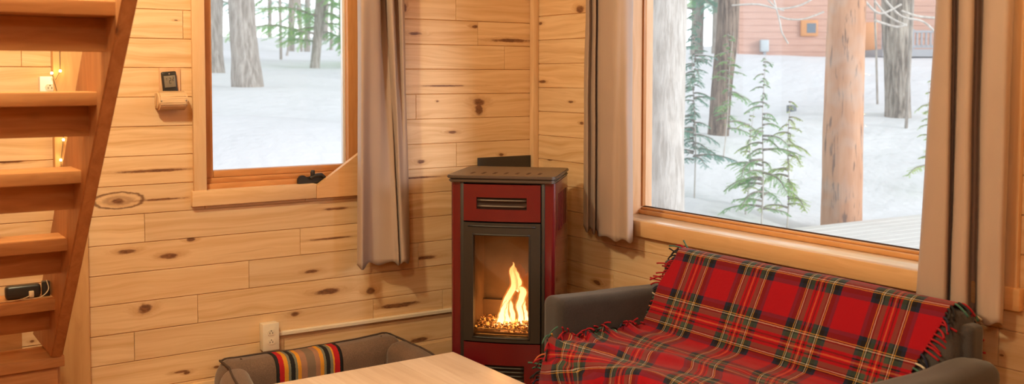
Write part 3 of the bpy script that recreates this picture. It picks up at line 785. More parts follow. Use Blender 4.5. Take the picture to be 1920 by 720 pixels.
# cap: two plates with rounded corners, seven slots
def rrect(x0_, x1_, y0_, y1_, r, n=6, bowf=0):
    pts = []
    for cx_, cy_, a0 in ((x1_-r, y1_-r, 0), (x0_+r, y1_-r, PI/2), (x0_+r, y0_+r, PI), (x1_-r, y0_+r, 1.5*PI)):
        for k in range(n+1):
            a = a0+PI/2*k/n; pts.append((cx_+r*math.cos(a), cy_+r*math.sin(a)))
    return pts
cz1 = zs(329.5); cz0 = zs(335); 
bm = bmesh.new(); prism(bm, rrect(-hw_-.014, hw_+.004, -.028, dp+.02, .03), cz0-.0, cz1, 'Z')
bmesh.ops.bevel(bm, geom=[e for e in bm.edges if abs(e.verts[0].co.z-e.verts[1].co.z) < 1e-6], offset=.003, segments=2, affect='EDGES')
capo = autosmooth(newobj('top_plate', bm, M_['cap'], st), 35)
bm = bmesh.new(); prism(bm, rrect(-hw_-.008, hw_+.001, -.02, dp+.015, .028), zt_+.001, cz0-.004, 'Z')
bmesh.ops.bevel(bm, geom=[e for e in bm.edges if abs(e.verts[0].co.z-e.verts[1].co.z) < 1e-6], offset=.004, segments=2, affect='EDGES')
autosmooth(newobj('under_plate', bm, M_['cap'], st), 35)
boxo('plate_gap', (-hw_+.01, -.01, cz0-.005), (hw_-.01, dp, cz0+.001), M_['blackm'], st, 0)
for k in range(7):
    xx = -.150+k*.049
    bm = bmesh.new(); n = 8; pts = []
    for q_ in range(2*n):
        a = PI*q_/(n-1) if q_ < n else PI+PI*(q_-n)/(n-1)
        cy_ = .030 if q_ < n else -.030
        pts.append((.0065*math.cos(a), cy_*1+.0065*math.sin(a)))
    m_ = Matrix.Translation((xx, .10, 0)) @ Matrix.Rotation(math.radians(0), 4, 'Z')
    prism(bm, pts, cz1-.004, cz1+.0006, 'Z', xf=m_); newobj('slot', bm, M_['hole'], capo)
# heat shield on left wall
sh0 = onY(895, 296, -.012); sh1 = onY(1000, 291, -.012)
hs = empty('heat_shield', (sh0.x, -.001, .45)); tag(hs, 'black sheet metal shield fixed to the wall behind the stove', 'heat shield')
boxo('sheet', (0, -.014, 0), (-.036-sh0.x, -.011, sh0.z-.45), M_['blackm'], hs, .001)
for zz in (.1, sh0.z-.55):
    for xx in (.04, .2): boxo('spacer', (xx, -.0112, zz), (xx+.02, .0004, zz+.02), M_['blackm'], hs, 0)

# ------------------------------------------------------------------ sofa
def weave(name, c, s=900):
    t = NT(name); co = t.coord(); n = t.noise(co, 5, 3); w = t.noise(co, s, 2)
    f = t.math('ADD', t.math('MULTIPLY', n, .4), t.math('MULTIPLY', w, .6))
    col = t.mix(t.mr(f, .3, .7), tuple(q*.6 for q in c), tuple(q*1.4 for q in c))
    t.bump(w, .35, .002); t.b.inputs['Sheen Weight'].default_value = .25; t.b.inputs['Sheen Roughness'].default_value = .5
    return t.done(col, .9, 0, .2)
MS = weave('charcoal_sofa_weave', (.048, .042, .043), 500)
sofa = empty('loveseat', (-.40, -1.71, 0)); tag(sofa, 'charcoal grey loveseat under the large window with a tartan throw over it', 'sofa')
SO = Vector(sofa.location)
def pillow(name, lo, hi, bev, mat, parent, shape=None, seg=5, cuts=0, off=SO):
    bm = bmesh.new(); box(bm, lo, hi, 0)
    bmesh.ops.subdivide_edges(bm, edges=list(bm.edges), cuts=cuts or 9, use_grid_fill=True)
    c = (Vector(lo)+Vector(hi))/2; h = (Vector(hi)-Vector(lo))/2
    for v in bm.verts:
        q = v.co-c
        inner = Vector([max(-(h[i]-bev), min(h[i]-bev, q[i])) for i in range(3)])
        d = q-inner
        if d.length > 1e-6:
            # push onto the rounded box
            m = max(abs(d[i]) for i in range(3)); v.co = c+inner+d.normalized()*bev*(m/bev if m < bev*.999 else 1)
        if shape: v.co = shape(v.co, (v.co-c))
        v.co -= off
    return newobj(name, bm, mat, parent, True)
def rbox(name, lo, hi, bev, mat, parent, shape=None, off=SO, n=14):
    """rounded box: grid on each face denser near the edges"""
    lo = Vector(lo); hi = Vector(hi); c = (lo+hi)/2; h = (hi-lo)/2
    bm = bmesh.new()
    def ax(hh):
        e = [-hh+bev*(1-math.cos(PI/2*k/5)) for k in range(6)]
        mid = [-hh+bev+(2*hh-2*bev)*k/n for k in range(1, n)]
        return e+mid+[-q for q in e[::-1]]
    A = [ax(h[i]) for i in range(3)]
    cache = {}
    def V(p):
        k = tuple(round(q, 6) for q in p)
        if k not in cache:
            q = Vector(p); inner = Vector([max(-(h[i]-bev), min(h[i]-bev, q[i])) for i in range(3)]); d = q-inner
            w = c+inner+(d.normalized()*bev if d.length > 1e-7 else Vector())
            if shape: w = shape(w, w-c)
            cache[k] = bm.verts.new(w-off)
        return cache[k]
    for a in range(3):
        b, d = (a+1) % 3, (a+2) % 3
        for s in (-1, 1):
            for i in range(len(A[b])-1):
                for j in range(len(A[d])-1):
                    def pt(i_, j_):
                        p = [0, 0, 0]; p[a] = s*h[a]; p[b] = A[b][i_]; p[d] = A[d][j_]; return p
                    vs = [V(pt(i, j)), V(pt(i+1, j)), V(pt(i+1, j+1)), V(pt(i, j+1))]
                    if s < 0: vs.reverse()
                    if len(set(vs)) == 4:
                        try: bm.faces.new(vs)
                        except ValueError: pass
    return newobj(name, bm, mat, parent, True)
ZA = .60
def arm_shape(bulge):
    def f(w, q):
        t = (w.x+.40)/.33
        w = w.copy(); w.z += (.010*(-t) + bulge*math.exp(-((w.x+.12)/.13)**2)) * max(0, (w.z-.2)/.4)
        w.z += .003*fbm(w.x*5, w.y*5, 1); return w
    return f
rbox('armrest', (-.665, -1.095, .10), (-.045, -.975, ZA), .032, MS, sofa, arm_shape(.0))
rbox('armrest', (-.720, -2.475, .10), (-.045, -2.335, ZA-.005), .045, MS, sofa, arm_shape(.020))
rbox('seat_base', (-.70, -2.33, .10), (-.10, -1.10, .29), .02, MS, sofa)
rbox('seat_cushion', (-.725, -2.33, .291), (-.20, -1.10, .425), .04, MS, sofa)
def back_shape(w, q):
    w = w.copy(); f = (w.z-.40)/.36; w.x += (.165*f - .0)*1.0 ; w.z += .004*fbm(w.y*4, w.x*4, 3); return w
rbox('backrest', (-.255, -2.365, .30), (-.145, -1.085, .728), .035, MS, sofa, back_shape)
rbox('back_frame', (-.105, -2.40, .10), (-.03, -1.05, .70), .02, MS, sofa)
for sx in (-.62, -.12):
    for sy in (-1.05, -2.40):
        bm = bmesh.new(); cyl(bm, Vector((sx, sy, 0))-SO, Vector((sx, sy, .11))-SO, .02, 14); newobj('leg', bm, M_['black'], sofa, True)

# ------------------------------------------------------------------ tartan throw
SETT = [(27, 'R'), (6.5, 'B'), (8.5, 'K'), (1.5, 'Y'), (1.8, 'K'), (1.5, 'W'), (2.4, 'K'), (8, 'G'), (4.2, 'R'), (2.2, 'K'), (3.4, 'R'), (1.4, 'O')]
TC = {'R': (.30, .004, .012), 'B': (.014, .018, .045), 'K': (.012, .010, .012), 'Y': (.55, .30, .06), 'W': (.50, .45, .36), 'G': (.045, .07, .055), 'O': (.55, .13, .05)}
tot = sum(a for a, b in SETT); PER = .292
def sett(s):
    f = abs((s/PER) % 1 - .0); f = f if f <= .5 else 1-f; f = (.5-f)*2*tot          # 0 at red centre, tot at the stripe centre
    acc = 0
    for a, c in SETT:
        acc += a
        if f <= acc: return c
    return 'O'
tp = NT('tartan_wool'); uv = tp.node('ShaderNodeUVMap'); uv.uv_map = 'UVMap'; ux, uy, _ = tp.sep(uv.outputs[0])
wob = tp.noise(uv.outputs[0], 60, 2)
def sramp(s):
    s = tp.math('ADD', s, tp.math('MULTIPLY', tp.math('SUBTRACT', wob, .5), .003))
    f = tp.math('PINGPONG', tp.math('DIVIDE', s, PER), .5)       # 0 at stripe centre
    f = tp.math('SUBTRACT', 1.0, tp.math('MULTIPLY', f, 2.0))
    stops = []; acc = 0
    for a, c in SETT: stops.append((acc/tot, TC[c])); acc += a
    return tp.ramp(f, stops, 'CONSTANT')
tw = tp.math('FRACT', tp.math('MULTIPLY', tp.math('ADD', ux, uy), 210.0))
fz = tp.noise(uv.outputs[0], 700, 2)
wv = tp.mr(tp.math('ADD', tp.math('MULTIPLY', tw, .5), tp.math('MULTIPLY', fz, .9)), .45, .95, .28, .72)
tc = tp.mix(wv, sramp(ux), sramp(uy))
tp.bump(tp.math('ADD', fz, tp.noise(uv.outputs[0], 90, 3)), .3, .003)
tp.b.inputs['Sheen Weight'].default_value = .12
MT = tp.done(tc, .95, 0, .1)
throw = empty('tartan_throw', (-.40, -1.71, .44)); tag(throw, 'red tartan wool throw with fringed edges spread over the back and seat of the loveseat', 'throw blanket')
TO = Vector(throw.location)
prof = [(-.012, .50), (-.010, .62), (-.012, .69), (-.024, .735), (-.060, .752), (-.096, .744), (-.115, .712), (-.150, .645), (-.195, .56), (-.240, .475), (-.275, .443),
        (-.36, .440), (-.50, .440), (-.63, .441), (-.70, .437), (-.735, .412), (-.748, .36), (-.752, .27), (-.756, .16)]
# resample the profile
arc = [0]
for a, b in zip(prof[:-1], prof[1:]): arc.append(arc[-1]+math.hypot(b[0]-a[0], b[1]-a[1]))
def P_at(s):
    s = max(0, min(arc[-1]-1e-6, s))
    for i in range(len(arc)-1):
        if arc[i+1] > s: break
    m = len(prof); t = (s-arc[i])/(arc[i+1]-arc[i])
    q = [prof[max(i-1, 0)], prof[i], prof[i+1], prof[min(i+2, m-1)]]
    return [.5*((2*q[1][a])+(-q[0][a]+q[2][a])*t+(2*q[0][a]-5*q[1][a]+4*q[2][a]-q[3][a])*t*t+(-q[0][a]+3*q[1][a]-3*q[2][a]+q[3][a])*t**3) for a in (0, 1)]
s_top = arc[4]; s_seat = arc[10]; s_edge = arc[15]; s_end = arc[-1]
ph_u = onX(1661, 600, -.16).y; ph_v = s_top-.012
def smooth(a, b, x): t = max(0, min(1, (x-a)/(b-a))); return t*t*(3-2*t)
def yl(s):      # edge of the cloth beside the stove-side arm
    k = smooth(s_top+.02, s_top+.30, s)
    return -1.13 + .055*math.sin(k*PI)*0 + .035*k + .008*math.sin(s*31) + .012*fbm(s*6, 2, 1)
def yr(s):      # edge beside the far arm
    k = smooth(s_top-.05, s_seat, s)
    return -2.335 + .085*k + .012*fbm(s*7, 9, 1)
def surf(a, s):
    """a 0..1 across, s arc length; returns point and uv"""
    x, z = P_at(s); y0, y1 = yl(s), yr(s); y = y0+(y1-y0)*a
    seat = smooth(s_seat-.02, s_seat+.06, s)*(1-smooth(s_edge-.03, s_edge+.03, s))
    front = smooth(s_edge-.02, s_edge+.05, s)
    n1 = fbm(y*3.2+4, s*3.4, 1.5, 3); n2 = noise.noise(Vector((y*4.0-s*7.5, s*2.2+y*1.5, 4.4)))
    fold = max(0, n2)**1.3
    h = seat*(.010+.011*n1+.030*fold) + (1-seat)*(1-front)*(.0035*n1+.003)+front*(.012+.016*math.sin(y*31+2*n1)*.6+.01*n1)
    near = math.exp(-((y-y0)/.045)**2)*seat
    h += near*(.018+.014*math.sin(s*70+3*n1))
    # gather in the crease
    cr = math.exp(-((s-s_seat)/.03)**2); h += cr*(.005+.006*n1)
    if s < s_seat-.05 or front > .5:
        p2 = P_at(min(s+.004, s_end)); p1 = P_at(max(0, s-.004)); tx, tz = p2[0]-p1[0], p2[1]-p1[1]; L_ = math.hypot(tx, tz) or 1
        nx, nz = (tz/L_, -tx/L_)
        if front > .5: nx, nz = -abs(nx), abs(nz)
        else: nx, nz = (nx, nz) if (nx < 0 or nz > 0) else (-nx, -nz)
        if s < s_top-.06: nx, nz = 0, 0
        x += nx*h; z += nz*h
    else: z += h
    z = z if s > s_top else z
    uu = y-ph_u; vv = s-ph_v
    skew = smooth(s_seat, s_seat+.25, s)
    uu2 = uu + skew*(.55*(s-s_seat) + .03*n1) ; vv2 = vv + skew*(-.22*(y+1.1)+.02*n2)
    return Vector((x, y, z)), (uu2, vv2)
NU, NV = 220, 260
bm = bmesh.new(); luv = bm.loops.layers.uv.new('UVMap'); grid = []
for j in range(NV+1):
    row = []
    for i in range(NU+1):
        p, q = surf(i/NU, s_end*j/NV); row.append((bm.verts.new(p-TO), q))
    grid.append(row)
for j in range(NV):
    for i in range(NU):
        c4 = (grid[j][i], grid[j][i+1], grid[j+1][i+1], grid[j+1][i])
        f = bm.faces.new([c[0] for c in c4])
        for lp, c in zip(f.loops, c4): lp[luv].uv = c[1]
bmesh.ops.recalc_face_normals(bm, faces=bm.faces)
tb = newobj('blanket', bm, MT, throw, True)
md = tb.modifiers.new('t', 'SOLIDIFY'); md.thickness = .004; md.offset = 0
# fringe
fm = {k: plain('wool_'+{'R': 'red', 'B': 'navy', 'K': 'black', 'Y': 'yellow', 'W': 'cream', 'G': 'green', 'O': 'orange'}[k], TC[k] if k != 'G' else (.05, .13, .10), .95) for k in TC}
keys = list(TC); rr = random.Random(21)
bmL = bmesh.new()
def tassel(bm, p, dirn, ln, c, droop, curl, r=.0032):
    pts = [p]; d = Vector(dirn).normalized(); n = 7; side = Vector((rr.uniform(-1, 1), rr.uniform(-.3, .3), rr.uniform(-1, 1))).normalized()
    for k in range(n):
        d = (d + Vector((0, 0, -droop/n)) + side*curl/n).normalized(); pts.append(pts[-1]+d*ln/n)
    sweep(bm, pts, [r]*(n)+[r*1.15], 6, keys.index(c))
s = s_top-.22
while s < s_end-.02:
    p, q = surf(0, s); c = sett(q[1]); p = p-TO
    seat = s_seat-.02 < s < s_edge
    if s < s_top+.02: d = (rr.uniform(-.1, .1), 1, rr.uniform(.0, .9) if s > s_top-.1 else -.2)
    elif not seat: d = (-.45+rr.uniform(-.2, .2), .85, rr.uniform(-.15, .5))
    else: d = (rr.uniform(-.9, .1), -.5+rr.uniform(-.3, .3), .9)
    tassel(bmL, p+Vector((0, .0, .002)), d, rr.uniform(.035, .06), c, 1.1 if not seat else 1.6, rr.uniform(.6, 1.6))
    s += rr.uniform(.009, .014)
newobj('fringe', bmL, None, throw, True, [fm[k] for k in keys])
bmR = bmesh.new(); s = s_top-.24
while s < s_seat-.02:
    p, q = surf(1, s); c = sett(q[1]); p = p-TO
    d = (-.25+rr.uniform(-.15, .15), -.9, rr.uniform(-.2, .25)) if s > s_top else (rr.uniform(0, .3), -1, rr.uniform(-.3, .2))
    tassel(bmR, p+Vector((-.004, 0, .002)), d, rr.uniform(.04, .06), c, 1.3, rr.uniform(.5, 1.5), .0036)
    s += rr.uniform(.012, .018)
newobj('fringe', bmR, None, throw, True, [fm[k] for k in keys])

# ------------------------------------------------------------------ table
tz = .45; c0 = onZ(850, 659, tz); TXR, TYB = c0.x, c0.y; TXL, TYF = TXR-1.15, TYB-.75
tbl = empty('coffee_table', ((TXL+TXR)/2, (TYF+TYB)/2, 0)); tag(tbl, 'pale maple table with a butcher block top between the dog bed and the loveseat', 'table')
t = NT('butcher_block'); x, y, z = t.sep(t.coord())
st_i = t.math('FLOOR', t.math('MULTIPLY', t.math('ADD', x, 4.0), 11.5)); wn = t.node('ShaderNodeTexWhiteNoise', noise_dimensions='2D')
seg_ = t.math('FLOOR', t.math('ADD', t.math('MULTIPLY', y, 1.3), t.math('MULTIPLY', st_i, .37)))
t.set(wn.inputs['Vector'], t.comb(st_i, seg_, 0)); rv = wn.outputs['Value']
gg = t.noise(t.comb(t.math('MULTIPLY', x, 40), t.math('MULTIPLY', y, 2.2), t.math('MULTIPLY', rv, 30)), 1.6, 4)
cc = t.mix(rv, (.66, .50, .37), (.78, .63, .50)); cc = t.mix(t.math('MULTIPLY', t.mr(gg, .35, .7), .45), cc, (.50, .33, .22))
MTB = t.done(cc, .38, 0, .45)
TOf = Vector(tbl.location)
boxo('tabletop', Vector((TXL, TYF, tz-.036))-TOf, Vector((TXR, TYB, tz))-TOf, MTB, tbl, .004)
boxo('apron', Vector((TXL+.06, TYF+.06, tz-.11))-TOf, Vector((TXR-.06, TYB-.06, tz-.0365))-TOf, MTB, tbl, .003)
for sx in (TXL+.05, TXR-.05-.055):
    for sy in (TYF+.05, TYB-.05-.055):
        boxo('leg', Vector((sx, sy, 0))-TOf, Vector((sx+.055, sy+.055, tz-.0368))-TOf, MTB, tbl, .004)

# ------------------------------------------------------------------ dog bed
MD = weave('brown_fleece', (.15, .095, .068), 260)
bx0, bx1 = onY(403, 690, -.08).x, onY(752, 655, -.10).x
dog = empty('dog_bed', ((bx0+bx1)/2, -.38, 0)); tag(dog, 'brown fleece dog bed with a striped band lying against the board wall', 'dog bed'); DO = Vector(dog.location)
def bol(w, q):
    w = w.copy(); t = (w.x-(bx0+bx1)/2)/((bx1-bx0)/2)
    w.z += (.012*t*t-.006)*(w.z/.25); w.z -= .035*max(0, (abs(t)-.84)/.16)**2*(w.z/.25); w.y -= .02*max(0, (w.z-.1)/.15)*0; w.z += .003*fbm(w.x*8, w.y*8, 0); return w
rbox('back_bolster', (bx0, -.165, .01), (bx1, -.022, .252), .055, MD, dog, bol, DO)
def side(sg):
    def f(w, q):
        w = w.copy(); t = (-.17-w.y)/.45
        w.z *= 1-.16*max(0, t); w.x += sg*(.03*math.sin(min(1, max(0, t))*PI)+.0); w.z += .003*fbm(w.x*8, w.y*8, 2); return w
    return f
rbox('side_bolster', (bx0-.015, -.66, .01), (bx0+.115, -.14, .245), .055, MD, dog, side(-1), DO)
rbox('side_bolster', (bx1-.115, -.66, .01), (bx1+.015, -.14, .245), .055, MD, dog, side(1), DO)
rbox('front_bolster', (bx0+.06, -.70, .01), (bx1-.06, -.60, .13), .045, MD, dog, None, DO)
rbox('cushion', (bx0+.09, -.62, .01), (bx1-.09, -.15, .11), .04, MD, dog, None, DO)
t = NT('striped_band'); x, y, z = t.sep(t.coord())
sx0 = onY(509, 670, -.11).x-DO.x; sx1 = onY(633, 668, -.11).x-DO.x
st_ = [(585, 'k'), (610, 'r'), (650, 'y'), (683, 'g'), (705, 'k'), (740, 'g'), (762, 'y'), (790, 't'), (840, 'n'), (910, 't'), (950, 'y'), (980, 'g'), (1000, 'k'), (1035, 'g'), (1058, 'y'), (1072, 'r'), (1118, 'k')]
cc_ = {'k': (.02, .018, .018), 'r': (.42, .015, .02), 'y': (.62, .27, .03), 'g': (.17, .17, .13), 't': (.33, .17, .11), 'n': (.20, .14, .10)}
wz = t.noise(t.coord(), 160, 2)
fac = t.mr(t.math('ADD', x, t.math('MULTIPLY', t.math('SUBTRACT', wz, .5), .005)), sx0, sx1)
c_ = t.ramp(fac, [((a-585)/560, cc_[k]) for a, k in st_], 'CONSTANT'); t.bump(t.noise(t.coord(), 300, 2), .3, .003)
MB_ = t.done(c_, .9, 0, .2)
rbox('striped_band', (sx0+DO.x, -.1695, .03), (sx1+DO.x, -.019, .2555), .057, MB_, dog, lambda w, q: bol(w, q), DO)
# flatten the rounded ends of the band so that it wraps as a strip
bnd = [c for c in dog.children if c.name.startswith('striped_band')][0]
bm = bmesh.new()
npr = 40; prof2 = []
yc, zc2, hy, hz_ = -.0935, .13, .0738, .1245; rb = .057
for k in range(npr):
    a = 2*PI*k/npr; px, pz = math.cos(a), math.sin(a)
    ix, iz = hy-rb, hz_-rb
    prof2.append((yc+(ix if px > 0 else -ix)+rb*px, zc2+(iz if pz > 0 else -iz)+rb*pz))
m = 24; rings = []
for i in range(m+1):
    xx = sx0+(sx1-sx0)*i/m; r = []
    for (yy, zz) in prof2:
        w = bol(Vector((xx+DO.x, yy, zz)), None); r.append(bm.verts.new(w-DO))
    rings.append(r)
for i in range(m):
    for k in range(npr): bm.faces.new((rings[i][k], rings[i][(k+1) % npr], rings[i+1][(k+1) % npr], rings[i+1][k]))
bm.faces.new(rings[0]); bm.faces.new(rings[-1][::-1]); bmesh.ops.recalc_face_normals(bm, faces=bm.faces)
bm.to_mesh(bnd.data); bm.free()
for p in bnd.data.polygons: p.use_smooth = len(p.vertices) == 4
MPp = plain('dark_brown_piping', (.06, .035, .025), .8)
bm = bmesh.new()
sweep(bm, [bol(Vector((bx0+.03+(bx1-bx0-.06)*k/40, -.052, .2505)), None)-DO for k in range(41)], .004, 6)
for xx, sg in ((bx0+.03, -1), (bx1-.03, 1)):
    f = side(sg); sweep(bm, [f(Vector((xx, -.05-.55*k/14, .241)), None)-DO+Vector((0, 0, .004)) for k in range(15)], .0045, 6)
for xx in (bx0+.10, bx1-.10):
    s_ = 1 if xx < DO.x else -1
    sweep(bm, [Vector((xx+s_*.02*math.sin(k/8*PI*.5), -.10-.075*math.sin(k/8*PI/2), .253-.19*(k/8)**1.6))-DO for k in range(9)], .004, 6)
newobj('piping', bm, MPp, dog, True)

# ------------------------------------------------------------------ staircase
XI = CAM.x+.60; XO = XI+.038; XLs = XI-.80
stair = empty('open_stair', ((XI+XLs)/2, -.4, 0)); tag(stair, 'steep open wooden stair with plank treads rising beside the wall', 'staircase'); ST = Vector(stair.location)
def nearY(z): return -.459-(z-.544)/1.05
def string(x0_, x1_):
    bm = bmesh.new(); z0_, z1_ = .4905, H-.002
    pts = [(nearY(z0_), z0_), (nearY(z1_), z1_), (nearY(z1_)+.37, z1_), (nearY(z0_)+.37, z0_)]
    pts = [(min(p[0], -.004), p[1]) for p in pts]
    prism(bm, [(p[0]-ST.y, p[1]) for p in pts], x0_-ST.x, x1_-ST.x, 'X')
    bmesh.ops.bevel(bm, geom=[e for e in bm.edges if abs(e.verts[0].co.x-e.verts[1].co.x) < 1e-6], offset=.004, segments=2, affect='EDGES')
    return autosmooth(newobj('stringer', bm, M_['stairz'], stair))
string(XI, XO); string(XLs-.038, XLs)
for k in range(9):
    y_ = -.512-.2285*k; z_ = .712+.2315*k
    if z_ > H-.1: break
    boxo('tread', Vector((XLs+.0005, y_, z_-.038))-ST, Vector((XI+.008, y_+.155, z_))-ST, M_['stairx'], stair, .004)
    boxo('riser', Vector((XLs+.0005, y_+.112, z_-.038-.088))-ST, Vector((XI+.004, y_+.130, z_-.0385))-ST, M_['stairx'], stair, .002)
boxo('bottom_tread', Vector((XLs-.05, -.402, .452))-ST, Vector((XO+.007, -.225, .490))-ST, M_['stairx'], stair, .003)
boxo('bottom_riser', Vector((XLs-.04, -.385, .0))-ST, Vector((XO-.012, -.365, .4515))-ST, M_['stairx'], stair, .003)
for xx in (XO-.040, XLs-.04): boxo('bottom_leg', Vector((xx, -.364, 0))-ST, Vector((xx+.038, -.235, .4515))-ST, M_['stairz'], stair, .003)
boxo('back_board', Vector((XLs-.04, -.20, .44))-ST, Vector((onX(60, 630, XI).x-.058, -.182, .575))-ST, M_['stairx'], stair, .002)
# black charger box with its cable on the second tread
k = 0; zt0 = .712
pc = onY(54, 535, -.435); pc.x = min(pc.x, XI-.082)
ch = empty('charger', (pc.x, -.44, zt0)); tag(ch, 'small black rounded charger box with a thin cable on a stair tread', 'charger')
boxo('body', (-.058, -.018, .0005), (.050, .018, .046), M_['blackp'], ch, .012, None, 4)
boxo('plug_block', (.054, -.012, .0005), (.078, .014, .050), M_['blackp'], ch, .003)
MCb = plain('cream_cable', (.62, .45, .28), .5)
bm = bmesh.new()
def cat(pts, n=8):
    out = []; m = len(pts)
    for i in range((m-1)*n+1):
        s_ = i/n; j = min(int(s_), m-2); t_ = s_-j; q = [Vector(pts[max(j-1, 0)]), Vector(pts[j]), Vector(pts[j+1]), Vector(pts[min(j+2, m-1)])]
        out.append(.5*((2*q[1])+(-q[0]+q[2])*t_+(2*q[0]-5*q[1]+4*q[2]-q[3])*t_*t_+(-q[0]+3*q[1]-3*q[2]+q[3])*t_**3))
    return out
sweep(bm, cat([(.066, -.014, .055), (.070, -.025, .025), (.045, -.032, .004), (.0, -.038, .002), (-.05, -.040, .002), (-.045, -.046, .002), (-.01, -.040, .006), (.018, -.026, .012)]), .0016, 6)
sweep(bm, cat([(-.048, -.040, .002), (-.09, -.045, .002), (-.14, -.05, .002), (-.22, -.03, .002)]), .0016, 6)
newobj('cable', bm, MCb, ch, True)
boxo('connector', (.010, -.030, .004), (.026, -.0195, .026), MCb, ch, .003)

# ------------------------------------------------------------------ outdoors
t = NT('snow_cover'); co = t.coord(); n1 = t.noise(co, .35, 4); n2 = t.noise(co, 9, 4)
t.bump(t.math('ADD', t.noise(co, 1.1, 3), t.math('MULTIPLY', n2, .18)), .75, .14)
MSN = t.done(t.mix(n1, (.69, .70, .725), (.79, .79, .80)), .7, 0, .2)
t = NT('tree_bark'); x, y, z = t.sep(t.coord()); n_ = t.noise(t.comb(t.math('MULTIPLY', x, 14), t.math('MULTIPLY', y, 14), t.math('MULTIPLY', z, 2.2)), 1.6, 5, .65); n2 = t.noise(t.coord(), 1.2, 3)
c_ = t.mix(t.mr(n_, .38, .62), (.26, .225, .19), (.48, .435, .385)); c_ = t.mix(t.mr(n2, .45, .7, 0, .5), c_, (.42, .36, .30)); t.bump(n_, .9, .05); MBK = t.done(c_, .9, 0, .15)
t = NT('pale_bark'); x, y, z = t.sep(t.coord()); n_ = t.noise(t.comb(t.math('MULTIPLY', x, 16), t.math('MULTIPLY', y, 16), t.math('MULTIPLY', z, 2.4)), 1.6, 5, .65); n2 = t.noise(t.comb(x, y, t.math('MULTIPLY', z, .8)), 3.2, 3)
c_ = t.mix(t.mr(n_, .38, .62), (.48, .43, .38), (.68, .64, .59)); c_ = t.mix(t.mr(n2, .52, .62, 0, .6), c_, (.75, .70, .64)); t.bump(n_, .7, .04); MBP = t.done(c_, .9, 0, .15)
def barkmat(name, dark, light, sc):
    t = NT(name); x, y, z = t.sep(t.coord()); v = t.comb(t.math('MULTIPLY', x, sc), t.math('MULTIPLY', y, sc), t.math('MULTIPLY', z, 1.6))
    n_ = t.noise(v, 1.5, 6, .7, .4); n2 = t.noise(t.coord(), 1.6, 3)
    c_ = t.mix(t.mr(n_, .40, .60), dark, light); c_ = t.mix(t.mr(n2, .5, .65, 0, .45), c_, tuple(min(1, q*1.25) for q in light)); t.bump(n_, 1.0, .06)
    return t.done(c_, .9, 0, .15)
MBB = barkmat('brown_bark', (.13, .09, .065), (.40, .30, .23), 18)
MBE = barkmat('rugged_bark', (.14, .115, .09), (.50, .44, .37), 13)
def leafmat(name, c, c2):
    t = NT(name); n_ = t.noise(t.coord(), 3, 2); col = t.mix(t.mr(n_, .35, .65), c, c2); t.done(col, .6, 0, .3)
    tl = t.node('ShaderNodeBsdfTranslucent'); t.set(tl.inputs[0], col); m = t.node('ShaderNodeMixShader'); m.inputs[0].default_value = .45
    t.l.new(t.b.outputs[0], m.inputs[1]); t.l.new(tl.outputs[0], m.inputs[2]); t.l.new(m.outputs[0], t.n['Material Output'].inputs['Surface']); return t.m
MLF = leafmat('hemlock_needles', (.20, .46, .16), (.38, .60, .20)); MLB = leafmat('bluish_needles', (.18, .42, .34), (.32, .54, .36)); MLY = leafmat('young_needles', (.42, .62, .12), (.58, .68, .20))

TREES = [  # u_base, v_base, width px, distance, u at v=0, width px there, mat, label
    (401, 137, 42, 18.0, 393, 40, MBK, 'thick grey trunk cut by the frame of the small window'),
    (466, 161, 58, 15.0, 452, 50, MBK, 'broad grey trunk standing in snow in the middle of the small window'),
    (589, 128, 18, 24.0, 601, 20, MBK, 'slim mid-distance trunk with a leafy crown beyond the broad grey trunk'),
    (527, 111, 5, 27.0, 525, 6, MBK, 'thin straight stem between the broad trunk and the slim trunk'),
    (536, 107, 4, 29.0, 553, 4, MBK, 'thin leaning stem in the snow seen through the small window'),
    (566, 98, 5, 31.0, 560, 9, MBK, 'thin pale stem just before the slim leafy trunk'),
    (621, 94, 6, 30.0, 622, 6, MBK, 'thin dark stem close to the sash of the small window'),
    (1246, 480, 70, 8.6, 1248, 78, MBP, 'large sunlit pale trunk close to the large window'),
    (1345, 246, 38, 12.5, 1366, 42, MBB, 'brown leaning trunk behind hemlock boughs'),
    (1684, 216, 46, 15.5, 1680, 50, MBE, 'rugged grey trunk before the neighbouring cabin deck'),
    (1699, 230, 6, 14.5, 1710, 7, MBK, 'thin stem leaning against the rugged grey trunk'),
    (1646, 194, 4, 17.0, 1641, 4, MBK, 'thin dark stem between the log post and the rugged trunk'),
]
ctrl = []
for q in TREES:
    p = atD(q[0], q[1], q[3]); ctrl.append((p.x, p.y, p.z))
ctrl[7] = (ctrl[7][0], ctrl[7][1], -.25)
for u, v, D in ((520, 100, 32), (430, 95, 32), (640, 90, 32), (600, 72, 52), (450, 72, 52), (1480, 109, 25.5), (1600, 108, 25.5), (1740, 108, 25.5), (1380, 100, 25.5), (1450, 85, 50), (1650, 85, 50), (450, 215, 10), (600, 235, 10), (1400, 330, 9.2), (1480, 215, 14), (1640, 300, 13), (1720, 290, 13.5), (1640, 398, 10.6), (1510, 424, 9.7), (1720, 385, 11.2), (1560, 400, 10.2)):
    p = atD(u, v, D); ctrl.append((p.x, p.y, p.z))
ctrl += [(-8, 2, -.35), (-5, 1, -.45), (-2, 1, -.45), (0, 1.2, -.45), (1.2, 0, -.5), (1.5, -2, -.5), (1.5, -5, -.5), (3, -8, -.4), (-15, 20, 1.5), (40, 0, 2.5), (35, -15, 2), (3, -1, -.55), (5, 0, -.55), (4, -3, -.6), (6, -2, -.6), (6, .6, -.5), (-2.6, -3, -.7), (-5, -6, -.7), (0, -7, -.6)]
